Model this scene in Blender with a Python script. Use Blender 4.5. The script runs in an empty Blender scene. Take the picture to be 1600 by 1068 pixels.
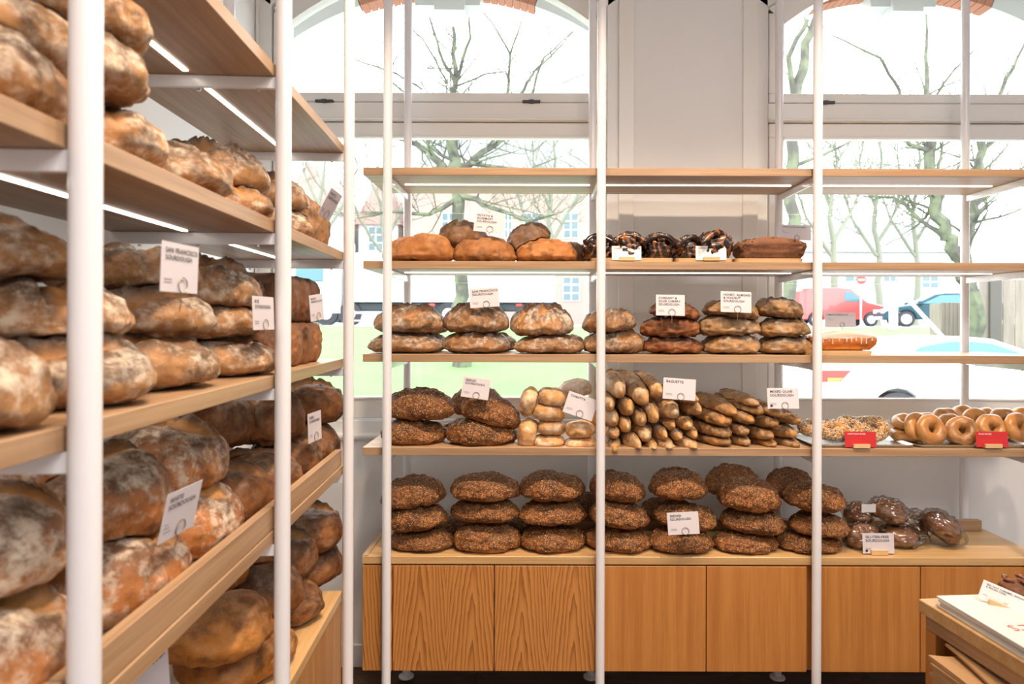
import bpy, bmesh, math, random
import numpy as np
from mathutils import Vector, Matrix
from mathutils.bvhtree import BVHTree as BVH_

# ------------------------------------------------------------------ camera, world, lights
SC = bpy.context.scene
COL = SC.collection
F, CX, CY, EYE = 1040.0, 835.0, 503.0, 1.605      # focal length in pixels, optical centre, eye height
ROLL = math.radians(0.17)
cam_d = bpy.data.cameras.new('camera')
cam = bpy.data.objects.new('camera', cam_d)
COL.objects.link(cam)
cam.location = (0, 0, EYE)
cam.rotation_euler = (math.radians(90), -ROLL, 0)
cam_d.sensor_width = 36.0
cam_d.lens = F / 1600 * 36.0
cam_d.shift_x = (800 - CX) / 1600
cam_d.shift_y = (CY - 534) / 1600
cam_d.clip_start = 0.02
cam_d.clip_end = 400
cam_d.dof.use_dof = True
cam_d.dof.focus_distance = 2.75
cam_d.dof.aperture_fstop = 4.0
SC.camera = cam

SC.view_settings.view_transform = 'Standard'
SC.view_settings.look = 'None'
SC.view_settings.gamma = 1.0
SC.view_settings.use_curve_mapping = False
SC.view_settings.exposure = 0.3

world = bpy.data.worlds.new('overcast_sky')
SC.world = world
world.use_nodes = True
wn = world.node_tree.nodes['Background']
wn.inputs[0].default_value = (0.93, 0.97, 1.0, 1)
wn.inputs[1].default_value = 5.4

def spot(loc, target, power, size=70, color=(1.0, 0.77, 0.56), radius=0.05):
    d = bpy.data.lights.new('ceiling_spot_light', 'SPOT')
    d.energy = power; d.spot_size = math.radians(size); d.spot_blend = 0.8
    d.color = color; d.shadow_soft_size = radius
    o = bpy.data.objects.new('ceiling_spot_light', d)
    COL.objects.link(o)
    o.location = loc
    o.rotation_euler = (Vector(target) - Vector(loc)).to_track_quat('-Z', 'Y').to_euler()
    return o

def area(loc, target, power, sx, sy, color=(1.0, 0.955, 0.95)):
    d = bpy.data.lights.new('soft_fill_light', 'AREA')
    d.energy = power; d.shape = 'RECTANGLE'; d.size = sx; d.size_y = sy; d.color = color
    o = bpy.data.objects.new('soft_fill_light', d)
    COL.objects.link(o)
    o.location = loc
    o.rotation_euler = (Vector(target) - Vector(loc)).to_track_quat('-Z', 'Y').to_euler()
    return o

CEIL = 3.75
SPOTS = [((-0.35, 1.75, 3.45), (-0.30, 2.70, 0.9), 105), ((0.35, 1.75, 3.45), (0.35, 2.70, 0.9), 105),
         ((1.05, 1.75, 3.45), (1.05, 2.70, 0.9), 105), ((1.75, 1.75, 3.45), (1.75, 2.70, 0.9), 105),
         ((0.22, 0.45, 3.45), (-0.68, 0.60, 1.0), 95), ((0.20, 1.05, 3.45), (-0.70, 1.15, 1.0), 95), ((0.18, 1.65, 3.45), (-0.74, 1.80, 1.0), 85),
         ((1.5, 0.9, 3.45), (1.45, 1.6, 0.8), 26)]
for l, t, p in SPOTS:
    spot(l, t, p)
area((1.6, -1.2, CEIL - 0.03), (1.6, -1.2, 0), 120, 2.2, 1.6)  # added soft fill, stands in for bounce from the rest of the room

# ------------------------------------------------------------------ helpers
_cr, _sr = math.cos(ROLL), math.sin(ROLL)
def P(px, py, Y):
    """point at distance Y in front of the camera seen at photo pixel px, py"""
    dx, dy = px - CX, py - CY
    return Vector(((dx * _cr + dy * _sr) * Y / F, Y, EYE + (dx * _sr - dy * _cr) * Y / F))

def link(o, parent=None):
    COL.objects.link(o)
    if parent is not None:
        o.parent = parent
    return o

def tag(o, label=None, cat=None, group=None, kind=None):
    if label: o['label'] = label
    if cat: o['category'] = cat
    if group: o['group'] = group
    if kind: o['kind'] = kind
    return o

def empty(name, loc=(0, 0, 0), rot=(0, 0, 0)):
    o = bpy.data.objects.new(name, None)
    o.empty_display_size = 0.05
    o.location = loc; o.rotation_euler = rot
    return link(o)

def mesh(name, verts, faces, mat=None, parent=None, smooth=False):
    me = bpy.data.meshes.new(name)
    me.from_pydata([tuple(v) for v in verts], [], faces)
    if smooth:
        me.polygons.foreach_set('use_smooth', [True] * len(me.polygons))
    me.update()
    o = bpy.data.objects.new(name, me)
    if mat: me.materials.append(mat)
    return link(o, parent)

class MB:
    """collects shapes into one mesh"""
    def __init__(s): s.v = []; s.f = []; s.m = []
    def add(s, v, f, mi=0):
        b = len(s.v); s.v += [tuple(x) for x in v]
        s.f += [tuple(i + b for i in q) for q in f]; s.m += [mi] * len(f); return s
    def box(s, x0, x1, y0, y1, z0, z1, mi=0, c=0.0):
        if c <= 0:
            v = [(x0,y0,z0),(x1,y0,z0),(x1,y1,z0),(x0,y1,z0),(x0,y0,z1),(x1,y0,z1),(x1,y1,z1),(x0,y1,z1)]
            f = [(0,3,2,1),(4,5,6,7),(0,1,5,4),(1,2,6,5),(2,3,7,6),(3,0,4,7)]
            return s.add(v, f, mi)
        bm = bmesh.new()
        bmesh.ops.create_cube(bm, size=1)
        for q in bm.verts:
            q.co = ((x0+x1)/2 + q.co.x*(x1-x0), (y0+y1)/2 + q.co.y*(y1-y0), (z0+z1)/2 + q.co.z*(z1-z0))
        bmesh.ops.bevel(bm, geom=list(bm.edges), offset=c, segments=1, affect='EDGES', profile=0.5)
        bm.verts.index_update()
        s.add([q.co[:] for q in bm.verts], [[q.index for q in f.verts] for f in bm.faces], mi)
        bm.free(); return s
    def tube(s, pts, radii, n=8, mi=0, cap=True):
        pts = [Vector(p) for p in pts]
        if not hasattr(radii, '__len__'): radii = [radii] * len(pts)
        b = len(s.v); up = None
        for i, p in enumerate(pts):
            t = (pts[min(i+1, len(pts)-1)] - pts[max(i-1, 0)]).normalized()
            if up is None:
                up = t.orthogonal().normalized()
            up = (up - t * up.dot(t))
            up = up.normalized() if up.length > 1e-6 else t.orthogonal().normalized()
            w = t.cross(up)
            for k in range(n):
                a = 2 * math.pi * k / n
                s.v.append(tuple(p + (up * math.cos(a) + w * math.sin(a)) * radii[i]))
        for i in range(len(pts) - 1):
            for k in range(n):
                s.f.append((b+i*n+k, b+i*n+(k+1) % n, b+(i+1)*n+(k+1) % n, b+(i+1)*n+k)); s.m.append(mi)
        if cap:
            s.f.append(tuple(b + k for k in reversed(range(n)))); s.m.append(mi)
            e = b + (len(pts)-1)*n
            s.f.append(tuple(e + k for k in range(n))); s.m.append(mi)
        return s
    def prism(s, poly, axis, a0, a1, mi=0):
        """poly is a list of 2D points, extruded along the axis (0 x, 1 y, 2 z)"""
        n = len(poly); vs = []
        for a in (a0, a1):
            for (p, q) in poly:
                vs.append((a, p, q) if axis == 0 else ((p, a, q) if axis == 1 else (p, q, a)))
        f = [tuple(range(n)), tuple(reversed(range(n, 2*n)))] + [(i, i+n, (i+1) % n + n, (i+1) % n) for i in range(n)]
        return s.add(vs, f, mi)
    def build(s, name, mats, parent=None, smooth=False, loc=None):
        me = bpy.data.meshes.new(name)
        me.from_pydata(s.v, [], s.f)
        mats = mats if isinstance(mats, (list, tuple)) else [mats]
        for m in mats: me.materials.append(m)
        if len(mats) > 1: me.polygons.foreach_set('material_index', s.m)
        bm = bmesh.new(); bm.from_mesh(me)
        bmesh.ops.recalc_face_normals(bm, faces=list(bm.faces))
        if smooth:
            for f in bm.faces: f.smooth = True
            for e in bm.edges:
                if len(e.link_faces) == 2 and e.calc_face_angle(0) > 0.7: e.smooth = False
        bm.to_mesh(me); bm.free(); me.update()
        o = bpy.data.objects.new(name, me)
        if loc is not None: o.location = loc
        return link(o, parent)

def cyl(p0, p1, r, n=20): return MB().tube([p0, p1], r, n)

# ---- numpy noise
def _hash(ix, iy, iz, seed):
    h = (ix * 374761393 + iy * 668265263 + iz * 2147483647 + seed * 974711) & 0xffffffff
    h = ((h ^ (h >> 13)) * 1274126177) & 0xffffffff
    h = h ^ (h >> 16)
    return (h & 0xffff) / 65535.0
def vnoise(p, freq, seed):
    q = np.asarray(p) * freq + seed * 3.17 + 100.0
    i = np.floor(q).astype(np.int64); f = q - i
    f = f * f * (3 - 2 * f)
    out = 0
    for dx in (0, 1):
        for dy in (0, 1):
            for dz in (0, 1):
                w = (f[:, 0] if dx else 1-f[:, 0]) * (f[:, 1] if dy else 1-f[:, 1]) * (f[:, 2] if dz else 1-f[:, 2])
                out = out + w * _hash(i[:, 0]+dx, i[:, 1]+dy, i[:, 2]+dz, seed)
    return out - 0.5
def fbm(p, freq, seed, octv=3):
    a, t = 1.0, 0
    for k in range(octv):
        t = t + a * vnoise(p, freq * 2**k, seed + k); a *= 0.5
    return t

# ------------------------------------------------------------------ materials
class NT:
    def __init__(s, name):
        s.mat = bpy.data.materials.new(name); s.mat.use_nodes = True
        s.t = s.mat.node_tree; s.t.nodes.clear()
        s.out = s.t.nodes.new('ShaderNodeOutputMaterial')
    def n(s, typ, **kw):
        nd = s.t.nodes.new('ShaderNode' + typ)
        for k, v in kw.items():
            if k.startswith('i_'):
                key = k[2:]
                key = int(key) if key.isdigit() else key.replace('_', ' ')
                if hasattr(v, 'links') or isinstance(v, bpy.types.NodeSocket): s.t.links.new(v, nd.inputs[key])
                else: nd.inputs[key].default_value = v
            else: setattr(nd, k, v)
        return nd
    def link(s, a, b): s.t.links.new(a, b)
    def math(s, op, a, b=0.0, c=None, clamp=False):
        nd = s.t.nodes.new('ShaderNodeMath'); nd.operation = op; nd.use_clamp = clamp
        for i, v in enumerate((a, b) if c is None else (a, b, c)):
            if isinstance(v, bpy.types.NodeSocket): s.t.links.new(v, nd.inputs[i])
            else: nd.inputs[i].default_value = v
        return nd.outputs[0]
    def mix(s, fac, a, b, blend='MIX'):
        nd = s.t.nodes.new('ShaderNodeMix'); nd.data_type = 'RGBA'; nd.blend_type = blend
        for i, v in ((0, fac), (6, a), (7, b)):
            if isinstance(v, bpy.types.NodeSocket): s.t.links.new(v, nd.inputs[i])
            else: nd.inputs[i].default_value = v if i == 0 else (*v[:3], 1)
        return nd.outputs[2]
    def smooth(s, v, lo, hi):
        nd = s.t.nodes.new('ShaderNodeMapRange'); nd.interpolation_type = 'SMOOTHSTEP'
        s.t.links.new(v, nd.inputs[0]); nd.inputs[1].default_value = lo; nd.inputs[2].default_value = hi
        return nd.outputs[0]
    def bsdf(s, color, rough=0.5, bump=None, strength=0.3, dist=0.01, **kw):
        b = s.n('BsdfPrincipled')
        if isinstance(color, bpy.types.NodeSocket): s.link(color, b.inputs['Base Color'])
        else: b.inputs['Base Color'].default_value = (*color[:3], 1)
        if isinstance(rough, bpy.types.NodeSocket): s.link(rough, b.inputs['Roughness'])
        else: b.inputs['Roughness'].default_value = rough
        for k, v in kw.items(): b.inputs[k.replace('_', ' ')].default_value = v
        if bump is not None:
            bn = s.n('Bump'); bn.inputs['Strength'].default_value = strength; bn.inputs['Distance'].default_value = dist
            s.link(bump, bn.inputs['Height']); s.link(bn.outputs[0], b.inputs['Normal'])
        s.link(b.outputs[0], s.out.inputs[0]); return b

def coords(t, scale=(1, 1, 1), rnd=True):
    tc = t.n('TexCoord'); mp = t.n('Mapping')
    t.link(tc.outputs['Object'], mp.inputs[0]); mp.inputs['Scale'].default_value = scale
    if rnd:
        oi = t.n('ObjectInfo'); cm = t.n('CombineXYZ')
        r = t.math('MULTIPLY', oi.outputs['Random'], 37.0)
        for i in range(3): t.link(r, cm.inputs[i])
        t.link(cm.outputs[0], mp.inputs['Location'])
    return mp.outputs[0]

def plain(name, col, rough=0.5, **kw):
    t = NT(name)
    v = coords(t)
    nz = t.n('TexNoise', i_Vector=v, i_Scale=14.0, i_Detail=3.0)
    c = t.mix(t.math('MULTIPLY', nz.outputs[0], 0.12), col, [x * 0.8 for x in col])
    t.bsdf(c, rough, **kw); return t.mat

def wood(name, c1, c2, axis=0, rough=0.42, fine=1.0):
    """straight grained oak; axis is the direction of the grain"""
    t = NT(name)
    sc = [30.0 * fine] * 3; sc[axis] = 1.1
    v = coords(t, sc)
    n1 = t.n('TexNoise', i_Vector=v, i_Scale=1.0, i_Detail=5.0, i_Roughness=0.6)
    sc2 = [170.0 * fine] * 3; sc2[axis] = 5.0
    v2 = coords(t, sc2)
    n2 = t.n('TexNoise', i_Vector=v2, i_Scale=1.0, i_Detail=2.0)
    f = t.math('ADD', t.math('MULTIPLY', n1.outputs[0], 0.75), t.math('MULTIPLY', n2.outputs[0], 0.35))
    c = t.mix(t.smooth(f, 0.35, 0.75), c1, c2)
    t.bsdf(c, rough, bump=n2.outputs[0], strength=0.08, dist=0.002)
    return t.mat

def cathedral(name, c1, c2):
    """crown-cut oak with arched grain, grain along z"""
    t = NT(name)
    tc = t.n('TexCoord'); oi = t.n('ObjectInfo')
    mp = t.n('Mapping'); t.link(tc.outputs['Object'], mp.inputs[0])
    sp = t.n('SeparateXYZ'); t.link(mp.outputs[0], sp.inputs[0])
    x, z = sp.outputs[0], sp.outputs[2]
    # repeated leaf: |x| folded about two centres
    fold = t.math('PINGPONG', t.math('ADD', x, 0.095), 0.105)
    nz = t.n('TexNoise', i_Vector=tc.outputs['Object'], i_Scale=5.0, i_Detail=3.0)
    sc = t.n('Mapping'); t.link(tc.outputs['Object'], sc.inputs[0]); sc.inputs['Scale'].default_value = (14, 14, 2.0)
    nw = t.n('TexNoise', i_Vector=sc.outputs[0], i_Scale=1.0, i_Detail=4.0)
    para = t.math('MULTIPLY', t.math('POWER', fold, 1.4), 17.0)
    h = t.math('ADD', t.math('ADD', para, t.math('MULTIPLY', z, 0.62)), t.math('MULTIPLY', nw.outputs[0], 0.42))
    ring = t.math('FRACT', t.math('MULTIPLY', h, 9.0))
    ring = t.math('POWER', ring, 2.2)
    v2 = t.n('Mapping'); t.link(tc.outputs['Object'], v2.inputs[0]); v2.inputs['Scale'].default_value = (230, 230, 7)
    n2 = t.n('TexNoise', i_Vector=v2.outputs[0], i_Scale=1.0, i_Detail=2.0)
    f = t.math('ADD', t.math('MULTIPLY', ring, 0.62), t.math('MULTIPLY', n2.outputs[0], 0.4))
    c = t.mix(t.smooth(f, 0.1, 0.95), c1, c2)
    t.bsdf(c, 0.4); return t.mat

def emit(name, col, strength):
    t = NT(name); e = t.n('Emission'); e.inputs[0].default_value = (*col, 1); e.inputs[1].default_value = strength
    t.link(e.outputs[0], t.out.inputs[0]); return t.mat

def glass(name, tint=(0.97, 1.0, 0.99), gloss=0.06, rough=0.02):
    t = NT(name)
    tr = t.n('BsdfTransparent'); tr.inputs[0].default_value = (*tint, 1)
    gl = t.n('BsdfGlossy'); gl.inputs['Roughness'].default_value = rough
    lw = t.n('LayerWeight'); lw.inputs[0].default_value = 0.25
    mx = t.n('MixShader')
    f = t.math('ADD', t.math('MULTIPLY', lw.outputs['Fresnel'], 0.5), gloss, clamp=True)
    t.link(f, mx.inputs[0]); t.link(tr.outputs[0], mx.inputs[1]); t.link(gl.outputs[0], mx.inputs[2])
    t.link(mx.outputs[0], t.out.inputs[0]); return t.mat

def crust(name, side, top, low, flour, famt, score, rough=0.62, bump=0.5, fscale=34.0, topmix=(0.35, 0.95), spec=0.35):
    t = NT(name)
    v = coords(t)
    hg = t.n('Attribute', attribute_name='hgt').outputs['Fac']
    sa = t.n('Attribute', attribute_name='score').outputs['Fac']
    n1 = t.n('TexNoise', i_Vector=v, i_Scale=11.0, i_Detail=5.0, i_Roughness=0.6).outputs[0]
    n2 = t.n('TexNoise', i_Vector=v, i_Scale=110.0, i_Detail=3.0).outputs[0]
    n3 = t.n('TexNoise', i_Vector=v, i_Scale=fscale, i_Detail=5.0, i_Roughness=0.7).outputs[0]
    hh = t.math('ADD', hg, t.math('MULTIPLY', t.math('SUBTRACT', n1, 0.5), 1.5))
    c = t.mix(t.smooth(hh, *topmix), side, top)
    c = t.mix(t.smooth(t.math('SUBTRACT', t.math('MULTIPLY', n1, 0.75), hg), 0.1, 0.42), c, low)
    fm = t.math('ADD', t.math('MULTIPLY', n3, 0.75), t.math('MULTIPLY', n1, 0.5))
    fm = t.math('MULTIPLY', t.smooth(fm, 0.56, 0.78), famt)
    c = t.mix(fm, c, flour)
    blot = t.n('TexNoise', i_Vector=v, i_Scale=19.0, i_Detail=6.0, i_Roughness=0.65).outputs[0]
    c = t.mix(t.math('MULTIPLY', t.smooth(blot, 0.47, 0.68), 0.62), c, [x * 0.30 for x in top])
    sm = t.math('MULTIPLY', sa, t.math('ADD', 0.65, t.math('MULTIPLY', n3, 0.6)), clamp=True)
    sc = t.mix(t.smooth(n3, 0.35, 0.7), score, [x * 0.55 for x in score])
    c = t.mix(sm, c, sc)
    bu = t.n('Attribute', attribute_name='burn').outputs['Fac']
    c = t.mix(t.math('MULTIPLY', bu, 0.85), c, (0.045, 0.022, 0.012))
    oi = t.n('ObjectInfo')
    br = t.math('ADD', 0.82, t.math('MULTIPLY', oi.outputs['Random'], 0.36))
    hs = t.n('HueSaturation'); t.link(c, hs.inputs['Color']); t.link(br, hs.inputs['Value'])
    hgt = t.math('ADD', t.math('MULTIPLY', n2, 0.5), t.math('MULTIPLY', n3, 0.8))
    t.bsdf(hs.outputs[0], rough, bump=hgt, strength=bump, dist=0.004, Specular_IOR_Level=spec)
    return t.mat

M = {}
M['wall'] = plain('white_wall_paint', (0.80, 0.79, 0.78), 0.7)
M['trim'] = plain('white_gloss_paint', (0.80, 0.78, 0.75), 0.35)
M['ceil'] = plain('ceiling_paint', (0.80, 0.79, 0.77), 0.8)
M['metal'] = plain('white_powder_coat', (0.78, 0.77, 0.79), 0.22)
M['oak_x'] = wood('oak_grain_x', (0.46, 0.295, 0.165), (0.31, 0.18, 0.092), 0)
M['oak_y'] = wood('oak_grain_y', (0.46, 0.295, 0.165), (0.31, 0.18, 0.092), 1)
M['oak_z'] = wood('oak_grain_z', (0.53, 0.225, 0.055), (0.41, 0.155, 0.034), 2)
M['cath'] = cathedral('oak_crown_cut', (0.54, 0.235, 0.06), (0.24, 0.08, 0.017))
M['board'] = wood('pale_board', (0.66, 0.45, 0.23), (0.50, 0.31, 0.14), 0)
M['floor'] = wood('dark_parquet', (0.11, 0.055, 0.028), (0.055, 0.028, 0.015), 0, 0.6)
M['black'] = plain('black_rubber', (0.012, 0.012, 0.014), 0.5)
M['led'] = emit('led_strip_glow', (1.0, 0.92, 0.82), 8.0)
M['steel'] = plain('steel', (0.55, 0.54, 0.52), 0.25, Metallic=1.0)
M['wire'] = plain('brass_wire', (0.30, 0.22, 0.15), 0.35, Metallic=0.6)
M['card'] = plain('card_stock', (0.62, 0.575, 0.595), 0.6)  # darker than the real stock, backlit shade put into the colour
M['cardw'] = plain('white_card_stock', (0.82, 0.78, 0.75), 0.6)
M['red'] = plain('red_card', (0.55, 0.02, 0.02), 0.45)
M['ink'] = plain('black_ink', (0.03, 0.025, 0.03), 0.6)
M['inkg'] = plain('grey_ink', (0.36, 0.32, 0.32), 0.6)
M['inkw'] = plain('white_ink', (0.85, 0.8, 0.78), 0.6)
M['inkr'] = plain('red_ink', (0.62, 0.06, 0.04), 0.6)
M['pane'] = glass('window_glass', gloss=0.02)
M['film'] = glass('clear_film', (0.94, 0.94, 0.94), gloss=0.13, rough=0.08)
M['dark_iron'] = plain('dark_iron', (0.05, 0.045, 0.05), 0.4)

# ------------------------------------------------------------------ room shell
WY = 3.105                 # inner face of the window wall
def lw(Y): return -1.12 - 0.06 * Y       # left wall line
room = {}
def struct(o): o['kind'] = 'structure'; return o
RX, RB, TH0 = 4.2, -3.2, 0.3
struct(MB().box(-1.8, RX, RB, WY + TH0, -0.12, -0.012).build('floor', M['floor']))
struct(MB().box(-1.8, RX, RB, WY + 0.3, CEIL, CEIL + 0.12).build('ceiling', M['ceil']))
struct(MB().prism([(lw(RB), RB), (lw(WY), WY), (lw(WY) - 0.15, WY), (lw(RB) - 0.15, RB)], 2, -0.012, CEIL).build('wall_left', M['wall']))
struct(MB().box(RX, RX + 0.12, RB, WY, -0.012, CEIL).build('wall_right', M['wall']))
struct(MB().box(-1.8, RX, RB - 0.12, RB, -0.012, CEIL).build('wall_back', M['wall']))

# herringbone planks of the floor where the floor shows
floor_o = bpy.data.objects['floor']
pl_me = MB().prism([(-0.1475, -0.1945), (0.1475, 0.1005), (0.1475, 0.1945), (-0.1475, -0.1005)], 2, -0.012, 0.0).build('plank', M['floor'], floor_o)
pl_mirror = MB().prism([(-0.1475, 0.1005), (0.1475, -0.1945), (0.1475, -0.1005), (-0.1475, 0.1945)], 2, -0.012, 0.0).build('plank', M['floor'], floor_o)
used = [False, False]
for col in range(0, 12):
    for row in range(0, 11):
        k = col % 2; src = (pl_me, pl_mirror)[k]
        o = link(src.copy(), floor_o) if used[k] else src
        if used[k] and o.parent is None: o.parent = floor_o
        used[k] = True
        o.location = (-1.0 + col * 0.297, 1.98 + row * 0.0965, 0.0)

# window wall with two segmental arches
TH = 0.30
GB, GM0, GM1, GT = 1.245, 2.475, 2.682, 3.01        # lower glass bottom/top, upper glass bottom, spring line
WINS = [(-1.157, 0.268), (1.172, 2.597)]              # glass left and right
OPEN = [(-1.295, 0.395), (1.034, 2.735)]              # openings in the wall
SILL = 1.06
def arch_z(x, a, b, spring, rise):
    h = (b - a) / 2; R = (h * h + rise * rise) / (2 * rise); c = (a + b) / 2
    return spring + rise - R + math.sqrt(max(R * R - (x - c) ** 2, 0))
def win_wall():
    m = MB(); y0, y1 = WY, WY + TH
    m.box(lw(WY) - 0.14, OPEN[0][0], y0, y1, -0.012, CEIL)
    m.box(OPEN[0][1], OPEN[1][0], y0, y1, -0.012, CEIL)
    m.box(OPEN[1][1], RX + 0.12, y0, y1, -0.012, CEIL)
    for (a, b) in OPEN:
        m.box(a, b, y0, y1, -0.012, SILL)
        N = 24
        for i in range(N):
            xa, xb = a + (b-a)*i/N, a + (b-a)*(i+1)/N
            za, zb = arch_z(xa, a, b, 3.13, 0.27), arch_z(xb, a, b, 3.13, 0.27)
            v = [(xa,y0,za),(xb,y0,zb),(xb,y1,zb),(xa,y1,za),(xa,y0,CEIL),(xb,y0,CEIL),(xb,y1,CEIL),(xa,y1,CEIL)]
            m.add(v, [(0,3,2,1),(4,5,6,7),(0,1,5,4),(2,3,7,6)])
    return m.build('wall_front', M['wall'])
wf = struct(win_wall())

def arch_band(m, a, b, s0, r0, s1, r1, ina, inb, y0, y1, N=28):
    """band between the outer arch (a,b,s0,r0) and the inner arch (ina,inb,s1,r1)"""
    for i in range(N):
        q = [i / N, (i + 1) / N]
        o = [(a + (b-a)*t, arch_z(a + (b-a)*t, a, b, s0, r0)) for t in q]
        n = [(ina + (inb-ina)*t, arch_z(ina + (inb-ina)*t, ina, inb, s1, r1)) for t in q]
        poly = [n[0], n[1], o[1], o[0]]
        vs = [(p[0], y, p[1]) for y in (y0, y1) for p in poly]
        m.add(vs, [(0,1,2,3),(7,6,5,4),(0,4,5,1),(2,6,7,3)])
    return m

def window(idx, op, gl):
    a, b = op; ga, gb = gl
    w = empty('window_%d' % idx, ((a+b)/2, WY, SILL)); struct(w)
    L = Vector((-(a+b)/2, -WY, -SILL))
    def part(name, m, mat):
        o = m.build(name, mat, w); o.location = L; return o
    yA, yB = WY + 0.012, WY + 0.10
    fr = 0.058
    # fixed outer frame
    m = MB()
    m.box(a, a + fr, yA, yB, SILL, 3.13, c=0.004); m.box(b - fr, b, yA, yB, SILL, 3.13, c=0.004)
    arch_band(m, a, b, 3.13, 0.27, 3.085, 0.262, a + fr, b - fr, yA, yB)
    part('outer_frame', m, M['trim'])
    # transom
    m = MB(); m.box(a + fr, b - fr, yA, yB, 2.545, 2.632, c=0.003); part('transom', m, M['trim'])
    m = MB(); m.box(a + fr, b - fr, yA - 0.016, yA + 0.02, 2.548, 2.557, c=0.003); part('transom_moulding', m, M['trim'])
    # upper casement (hopper)
    ua, ub = a + fr + 0.006, b - fr - 0.006
    yC, yD = WY + 0.022, WY + 0.085
    m = MB()
    m.box(ua, ub, yC, yD, 2.637, GM1, c=0.004)
    m.box(ua, ga, yC, yD, GM1, 3.06, c=0.004); m.box(gb, ub, yC, yD, GM1, 3.06, c=0.004)
    arch_band(m, ua, ub, 3.078, 0.258, GT, 0.245, ga, gb, yC, yD)
    part('upper_sash', m, M['trim'])
    N = 24; vs = []; 
    for i in range(N + 1):
        x = ga - 0.008 + (gb - ga + 0.016) * i / N
        vs += [(x, WY + 0.06, GM1 - 0.008), (x, WY + 0.06, arch_z(x, ga - 0.01, gb + 0.01, GT + 0.008, 0.245))]
    o = mesh('upper_pane', vs, [(2*i, 2*i+2, 2*i+3, 2*i+1) for i in range(N)], M['pane'], w); o.location = L
    # lower fixed light
    m = MB()
    m.box(ua, ub, yC, yD, GM0, 2.541, c=0.004)
    m.box(ua, ga, yC, yD, 1.15, GM0, c=0.004); m.box(gb, ub, yC, yD, 1.15, GM0, c=0.004)
    m.box(ga, gb, yC, yD, 1.15, GB, c=0.004)
    part('lower_sash', m, M['trim'])
    m = MB(); m.box(ga - 0.004, gb + 0.004, yC - 0.008, yC + 0.02, GB - 0.004, GB + 0.008, c=0.003)
    m.box(ga - 0.004, gb + 0.004, yC - 0.008, yC + 0.02, GM0 - 0.008, GM0 + 0.004, c=0.003)
    part('glazing_bead', m, M['trim'])
    o = mesh('lower_pane', [(ga-.008, WY+.06, GB-.008), (gb+.008, WY+.06, GB-.008), (gb+.008, WY+.06, GM0+.008), (ga-.008, WY+.06, GM0+.008)], [(0,1,2,3)], M['pane'], w); o.location = L
    m = MB(); m.box(a + fr, b - fr, yA, yB, SILL + 0.0, 1.144, c=0.004); part('bottom_rail', m, M['trim'])
    m = MB(); m.tube([(a, WY - 0.012, SILL + 0.012), (b, WY - 0.012, SILL + 0.012)], 0.017, 12)
    m.box(a, b, WY - 0.012, WY + 0.1, SILL - 0.006, SILL + 0.024); part('window_sill', m, M['trim'])
    for hx in ((0.12, 0.80) if idx == 1 else (0.12, 0.82)):
        x = ga + (gb - ga) * hx if idx == 1 else 1.36 + (0 if hx < 0.5 else 1.0)
        m = MB(); m.box(x - 0.042, x + 0.042, yA - 0.010, yA + 0.016, 2.629, 2.642, c=0.002)
        m.box(x - 0.012, x + 0.012, yA - 0.013, yA + 0.01, 2.627, 2.644, c=0.002); part('hinge', m, M['dark_iron'])
    # architrave on the wall around the frame
    t = 0.066
    m = MB()
    m.box(max(a - t, lw(WY) + 0.004), a + 0.004, WY - 0.008, WY + 0.02, SILL, 3.13, c=0.002)
    m.box(b - 0.004, b + t, WY - 0.008, WY + 0.02, SILL, 3.13, c=0.002)
    arch_band(m, a - t, b + t, 3.14, 0.31, 3.128, 0.272, a, b, WY - 0.008, WY + 0.02)
    part('architrave', m, M['trim'])
    return w
window(1, OPEN[0], WINS[0])
window(2, OPEN[1], WINS[1])
struct(MB().box(lw(WY) + 0.004, RX, WY - 0.014, WY - 0.0005, 0, 0.105, c=0.003).build('baseboard_front', M['trim']))

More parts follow.
